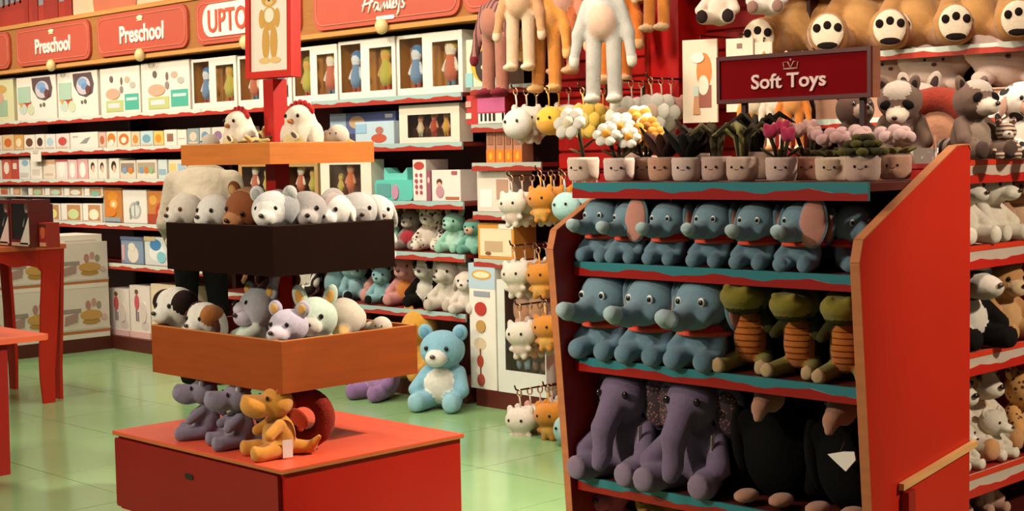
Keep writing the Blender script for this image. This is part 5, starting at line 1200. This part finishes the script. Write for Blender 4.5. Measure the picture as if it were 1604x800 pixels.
put(sitter('peachb', '#c99a7c', '#d4ac90', ears='round'), 'plush_bear', 'peach plush bear on the gondola floor level, nearest', 'plush toy', X=UX-.17, Y=5.12, z=.10, s=.21, rz=D(75))
put(sitter('peachb2', '#b98a74', '#c9a08a', ears='floppy', inner='#8a5a4a'), 'plush_dog', 'rosy brown plush dog on gondola floor level', 'plush toy', X=UX-.17, Y=5.38, z=.10, s=.21, rz=D(75))

# ------------------------------------------------------------------ hanging long legged plush
LL = [(778, 175, 5.95, '#a8705c', '#a8705c', '#7a2430', stripes('#9a6a62', '#5f3634', 9, 'X'), 'mauve long legged plush in striped jacket', 0, 230, 152),
      (817, 0, 5.80, '#d2b394', '#c8a27e', '#dcc2a4', '#c09066', 'cream long legged plush in tan coat', 20, 215, 112),
      (858, 0, 5.92, '#c8823a', '#cf9350', '#d8a868', '#c9883e', 'orange long legged plush next to cream one', 10, 235, 146),
      (888, 0, 5.98, '#b5653a', '#b98a76', '#cf9a70', '#b9745a', 'rusty long legged plush half behind the grey one', 0, 235, 118),
      (947, 0, 5.60, '#b9b5ac', '#cfae98', '#ddd2c2', '#b5b2ab', 'grey long legged plush with pinkish belly in front', 28, 258, 163),
      (965, 0, 5.95, '#c26a26', '#cf8a4a', '#d8a878', '#c26a26', 'orange long legged plush hidden behind the grey one', 20, 240, 132),
      (1030, 0, 5.95, '#c87a32', '#d09050', '#dcb48a', '#c87a32', 'orange long legged plush with pale paws by red pillar', 0, 215, 50)]
for px, _, Y, c1, c2, c3, jk, lb, rz, h, yb in LL:
    p = hit(px, yb, Y=Y); s = h*depth(p)/FPX
    t = put(k_longleg(c1, c2, c3, jk), 'long_legged_plush', lb, 'plush toy', X=float(p[0]), Y=Y, z=float(p[2]), s=s, rz=D(rz), group='hanging long legged plush')
    mb = MB(); mb.tube([(0, 0, .84), (0, .02, .90)], .008, mat('#7a6a5c', 'felt'), 5); part(t, 'hanging_loop', mb.mesh('hanging_loop'))
    hk = thing('wall_hook', 'hook for '+lb, 'hook', (float(p[0]), Y, float(p[2])+s*.90))
    mb = MB(); mb.tube([(0, -.03, .015), (0, -.02, 0), (0, SLY-Y+.1, 0)], .005, mat('#6a5a50', 'metal'), 6); part(hk, 'hook_rod', mb.mesh('hook_rod'))
    mb = MB(); mb.box(-.02, .02, SLY-Y-.004, SLY-Y, -.03, .03, mat('#6a5a50', 'metal')); part(hk, 'hook_plate', mb.mesh('hook_plate'))

# ------------------------------------------------------------------ keyring rows on rods (run toward the aisle, -Y)
KC = {'w': ('#dcd2c4', '#c9b8a8', 'cat'), 'o': ('#cf8428', '#d8a04a', 'cat'), 'a': ('#a9d0cc', '#9cc6c4', 'round'), 'y': ('#d8b43c', '#cf9630', 'round'), 'p': ('#cf9a86', '#d8b4a4', 'cat'), 'f': ('#dcd4c6', '#d6b59c', 'flower'), 'yf': ('#d8b048', '#e0c878', 'flower'), 'l': ('#dcd8d0', '#d8d2c8', 'round')}
KN = {'w': 'white', 'o': 'orange', 'a': 'aqua', 'y': 'yellow', 'p': 'peach', 'f': 'white flower', 'yf': 'yellow flower', 'l': 'white round'}
def keyrow(desc, pxe, pye, Yend, seq, h=62, Y0=SLY, sp=None):
    """rod from the slat panel to its free end (pxe,pye) at plane Yend"""
    e = hit(pxe, pye, Y=Yend); X = float(e[0]); z = float(e[2]); L = Y0-Yend
    r = thing('display_rod', 'metal rod carrying the '+desc+' keyrings', 'display rod', (X, Yend, z))
    mb = MB(); mb.tube([(0, -.0, .03), (0, .01, .006), (0, .03, 0), (0, L, 0)], .005, mat('#5a4038', 'metal'), 6); part(r, 'rod', mb.mesh('rod'))
    mb = MB(); mb.box(-.03, .03, L-.006, L, -.03, .03, mat('#5a4038', 'metal')); part(r, 'rod_plate', mb.mesh('rod_plate'))
    sp = sp or min(.085, (L-.06)/len(seq)); cnt = {}
    for i, c in enumerate(seq):
        y = Yend+.035+i*sp; s = h*1.08*depth((X, y, z))/FPX
        where = 'nearest' if i == 0 else 'last' if i == len(seq)-1 else ORD[i]
        c1, c2, ty = KC[c]
        put(k_keyring(c1, c2, ty), 'plush_keyring', f'{KN[c]} plush keyring, {where} on the {desc} rod', 'keyring', X=X, Y=y, z=z+.003, s=s, rz=D(25+(i*53) % 30-15), group='plush keyrings', roll=.06*((i*7) % 3-1))
keyrow('wide upper white', 793, 276, 5.62, 'wwpwwp', 66)
keyrow('wide upper orange', 838, 268, 5.66, 'ooopoo', 66)
keyrow('wide upper aqua', 876, 272, 5.62, 'aaap', 66)
keyrow('middle left white', 798, 385, 5.74, 'wwwpw', 68)
keyrow('middle right orange', 836, 388, 5.78, 'ooowo', 66)
keyrow('lower left white', 806, 478, 5.74, 'wpwwp', 70)
keyrow('lower right orange', 846, 470, 5.78, 'ooowo', 66)
keyrow('bottom left white', 806, 612, 5.66, 'wwppwww', 72)
keyrow('bottom middle orange', 850, 606, 5.66, 'ooyooy', 70)
keyrow('bottom right aqua', 880, 618, 5.60, 'aayaa', 72)
keyrow('top lamb', 800, 139, 5.72, 'lww', 70)
keyrow('top yellow chick', 851, 137, 5.80, 'yyw', 66)
keyrow('top daffodil', 905, 138, 5.78, ['yf', 'yf', 'o'], 68)
keyrow('top daisy', 965, 126, 5.76, ['f', 'f', 'w'], 74)
keyrow('top blossom near pillar', 1012, 122, 5.84, ['f', 'f', 'p'], 72)
# hanging cards and plush beyond the pillar
def cardhang(lb, px, py0, py1, wpx, Y, col, d):
    p = hit(px, py1, Y=Y); q = hit(px, py0, Y=Y); k = depth(p)/FPX; w = wpx*k*1.3; h = float(q[2]-p[2])
    t = carton('hanging_card', lb, 'packaged toy', float(p[0]), Y, float(p[2]), w, h, .02, col, d, D(20), 'packaged dolls on cards')
    mb = MB(); mb.tube([(0, 0, h), (0, 0, h+.02), (0, SLY-Y+.05, h+.02)], .004, mat('#4a3a34', 'metal'), 6); part(t, 'hang_hook', mb.mesh('hang_hook'), rot=(0, 0, -D(20)))
    return t
cardhang('cream backing card with orange haired doll beside pillar', 1098, 62, 192, 44, 6.0, '#d8c4ac', [('o', .62, .62, .22, .22, '#c8742a'), ('r', .48, .18, .82, .45, '#8f4a3a'), ('o', .60, .45, .15, .12, '#dccdb8'), ('p', [(.3, .1), (.5, .1), (.45, .4), (.35, .4)], '#b9825a'), ('r', .32, .32, .46, .44, '#b5c0b4'), ('o', .45, .78, .18, .06, '#e2d6c4')])
cardhang('cream blank backing card behind left end of sign', 1160, 60, 175, 34, 6.0, '#d9c9b2', [('r', .4, .86, .6, .93, '#7a5f50'), ('r', .15, .3, .85, .5, '#cdb899')])
cardhang('narrow cream card right of the blank one', 1197, 66, 170, 22, 6.05, '#d8c6b0', [('r', .2, .3, .8, .6, '#c9ae90')])
for px, yb, h, c1, c2, lb in ((1128, 40, 95, '#d8c4b2', '#2a1e1c', 'white plush dog with dark patch hanging above the cards'), (1205, 24, 90, '#d2c6b8', '#8f6a5c', 'white plush in patterned dress hanging above the sign')):
    p = hit(px, yb, Y=6.0); s = h*depth(p)/FPX
    t = put(sitter('hang'+c2, c1, c1, c1, 'floppy', c2, c2), 'hanging_plush', lb, 'plush toy', X=float(p[0]), Y=6.0, z=float(p[2]), s=s, rz=D(25))
    mb = MB(); mb.tube([(0, 0, .9), (0, 0, 1.02), (0, (SLY-6.0)/s, 1.02)], .01, mat('#4a3a34', 'metal'), 6); part(t, 'hang_hook', mb.mesh('hang_hook'), rot=(0, 0, -D(25)))
for i, (px, c1, c2, c3, lb) in enumerate(((1184, '#cf8a3a', '#d8c2a8', '#b5683a', 'amber long legged plush seen under the sign, left'), (1218, '#d8c6b2', '#dccdb8', '#c08a5a', 'cream long legged plush seen under the sign'), (1243, '#c8742c', '#cf8a4a', '#dcc4a4', 'orange long legged plush seen under the sign, right'))):
    p = hit(px, 236, Y=6.02); s = 150*depth(p)/FPX
    t = put(k_longleg(c1, c2, c3), 'long_legged_plush', lb, 'plush toy', X=float(p[0]), Y=6.02, z=float(p[2]), s=s, rz=D(20), group='hanging long legged plush')
    mb = MB(); mb.tube([(0, 0, .83), (0, 0, .88), (0, .33/s, .88)], .008, mat('#4a3a34', 'metal'), 6); part(t, 'hang_hook', mb.mesh('hang_hook'), rot=(0, 0, -D(20)))
put(fluff('fl#dcc3b3', '#dcc3b3'), 'plush_pillow', 'pale fluffy plush seen under the sign middle', 'plush toy', 1275, YL+.2, 1.70, 60, rz=D(25), group='pale fluffy plush')
put(fluff('fl#d8b8a6', '#d8b8a6'), 'plush_pillow', 'pale fluffy plush seen under right end of sign', 'plush toy', 1328, YL+.2, 1.70, 62, rz=D(25), group='pale fluffy plush')

# ------------------------------------------------------------------ the bending person behind the tower
pp = hit(322, 600, Z=0); 
per = thing('person', 'person in beige hooded top and black trousers bending toward the shelf', 'person', (float(pp[0])+.02, float(pp[1])-.02, 0), (0, 0, D(222)))
SH, TR, SK, HR, SO = 0, 1, 2, 3, 4      # local front is -Y
pr = [E((0, .02, .98), (.185, .14, .15), TR), C((0, .03, 1.02), (0, -.06, 1.22), .165, .185, SH), E((0, -.12, 1.34), (.215, .15, .18), SH), E((0, -.16, 1.42), (.19, .11, .10), SH),
      C((0, -.24, 1.44), (0, -.34, 1.42), .065, .06, SK), E((0, -.42, 1.37), (.078, .10, .105), SK, (.9, 0, 0)), E((0, -.40, 1.41), (.086, .105, .10), HR, (.9, 0, 0)), E((0, -.50, 1.33), (.014, .022, .018), SK)]
pr += S(C((.20, -.14, 1.41), (.27, -.12, 1.12), .078, .062, SH), C((.27, -.12, 1.12), (.25, -.26, .90), .060, .045, SH), C((.25, -.26, .90), (.245, -.29, .84), .030, .028, SK),
        C((.095, .02, .93), (.11, -.03, .52), .098, .066, TR), C((.11, -.03, .52), (.11, .03, .10), .064, .047, TR), C((.11, .04, .05), (.12, -.14, .035), .045, .038, SO), E((.082, -.40, 1.38), (.012, .024, .03), SK))
bm = blob('body', pr, ['#a89d8a', '#0f0d0d', '#b07f62', '#241812', '#1a1412'], .035, 92, 'cloth')
part(per, 'body', bm)
for sx in (-1, 1):
    hp = [E((0, 0, -.05), (.018, .040, .048))]
    for i, (y, l) in enumerate(((-.030, .062), (-.010, .072), (.010, .068), (.028, .054))):
        hp += [C((0, y, -.085), (-sx*.006, y*1.1, -.085-l*.5), .0095, .0088), C((-sx*.006, y*1.1, -.085-l*.5), (-sx*.022, y*1.1, -.085-l), .0088, .0075)]
    hp += [C((0, -.034, -.03), (-sx*.012, -.058, -.065), .012, .010), C((-sx*.012, -.058, -.065), (-sx*.02, -.062, -.095), .010, .008)]
    o = part(per, 'hand', blob('hand', hp, ['#b07f62'], .008, 40, 'skin'), (sx*.245, -.29, .835))
mb = MB(); ring = [(.115*math.cos(a), -.19+.09*math.sin(a), 1.475+.03*math.sin(a)) for a in np.linspace(0, 2*PI, 17)[:-1]]
mb.tube(ring, .03, mat('#a0957f', 'cloth'), 8, True); part(per, 'hood', mb.mesh('hood'))
mb = MB(); mb.ell((-.035, -.505, 1.365), (.009, .008, .007), mat('#1a1210', 'eye')); part(per, 'eye', mb.mesh('eye'))
mb = MB(); mb.ell((.035, -.505, 1.365), (.009, .008, .007), mat('#1a1210', 'eye')); part(per, 'eye', mb.mesh('eye'))
mb = MB(); mb.tube([(-.022, -.485, 1.30), (0, -.49, 1.297), (.022, -.485, 1.30)], .005, mat('#8a4a40', 'skin'), 6); part(per, 'mouth', mb.mesh('mouth'))
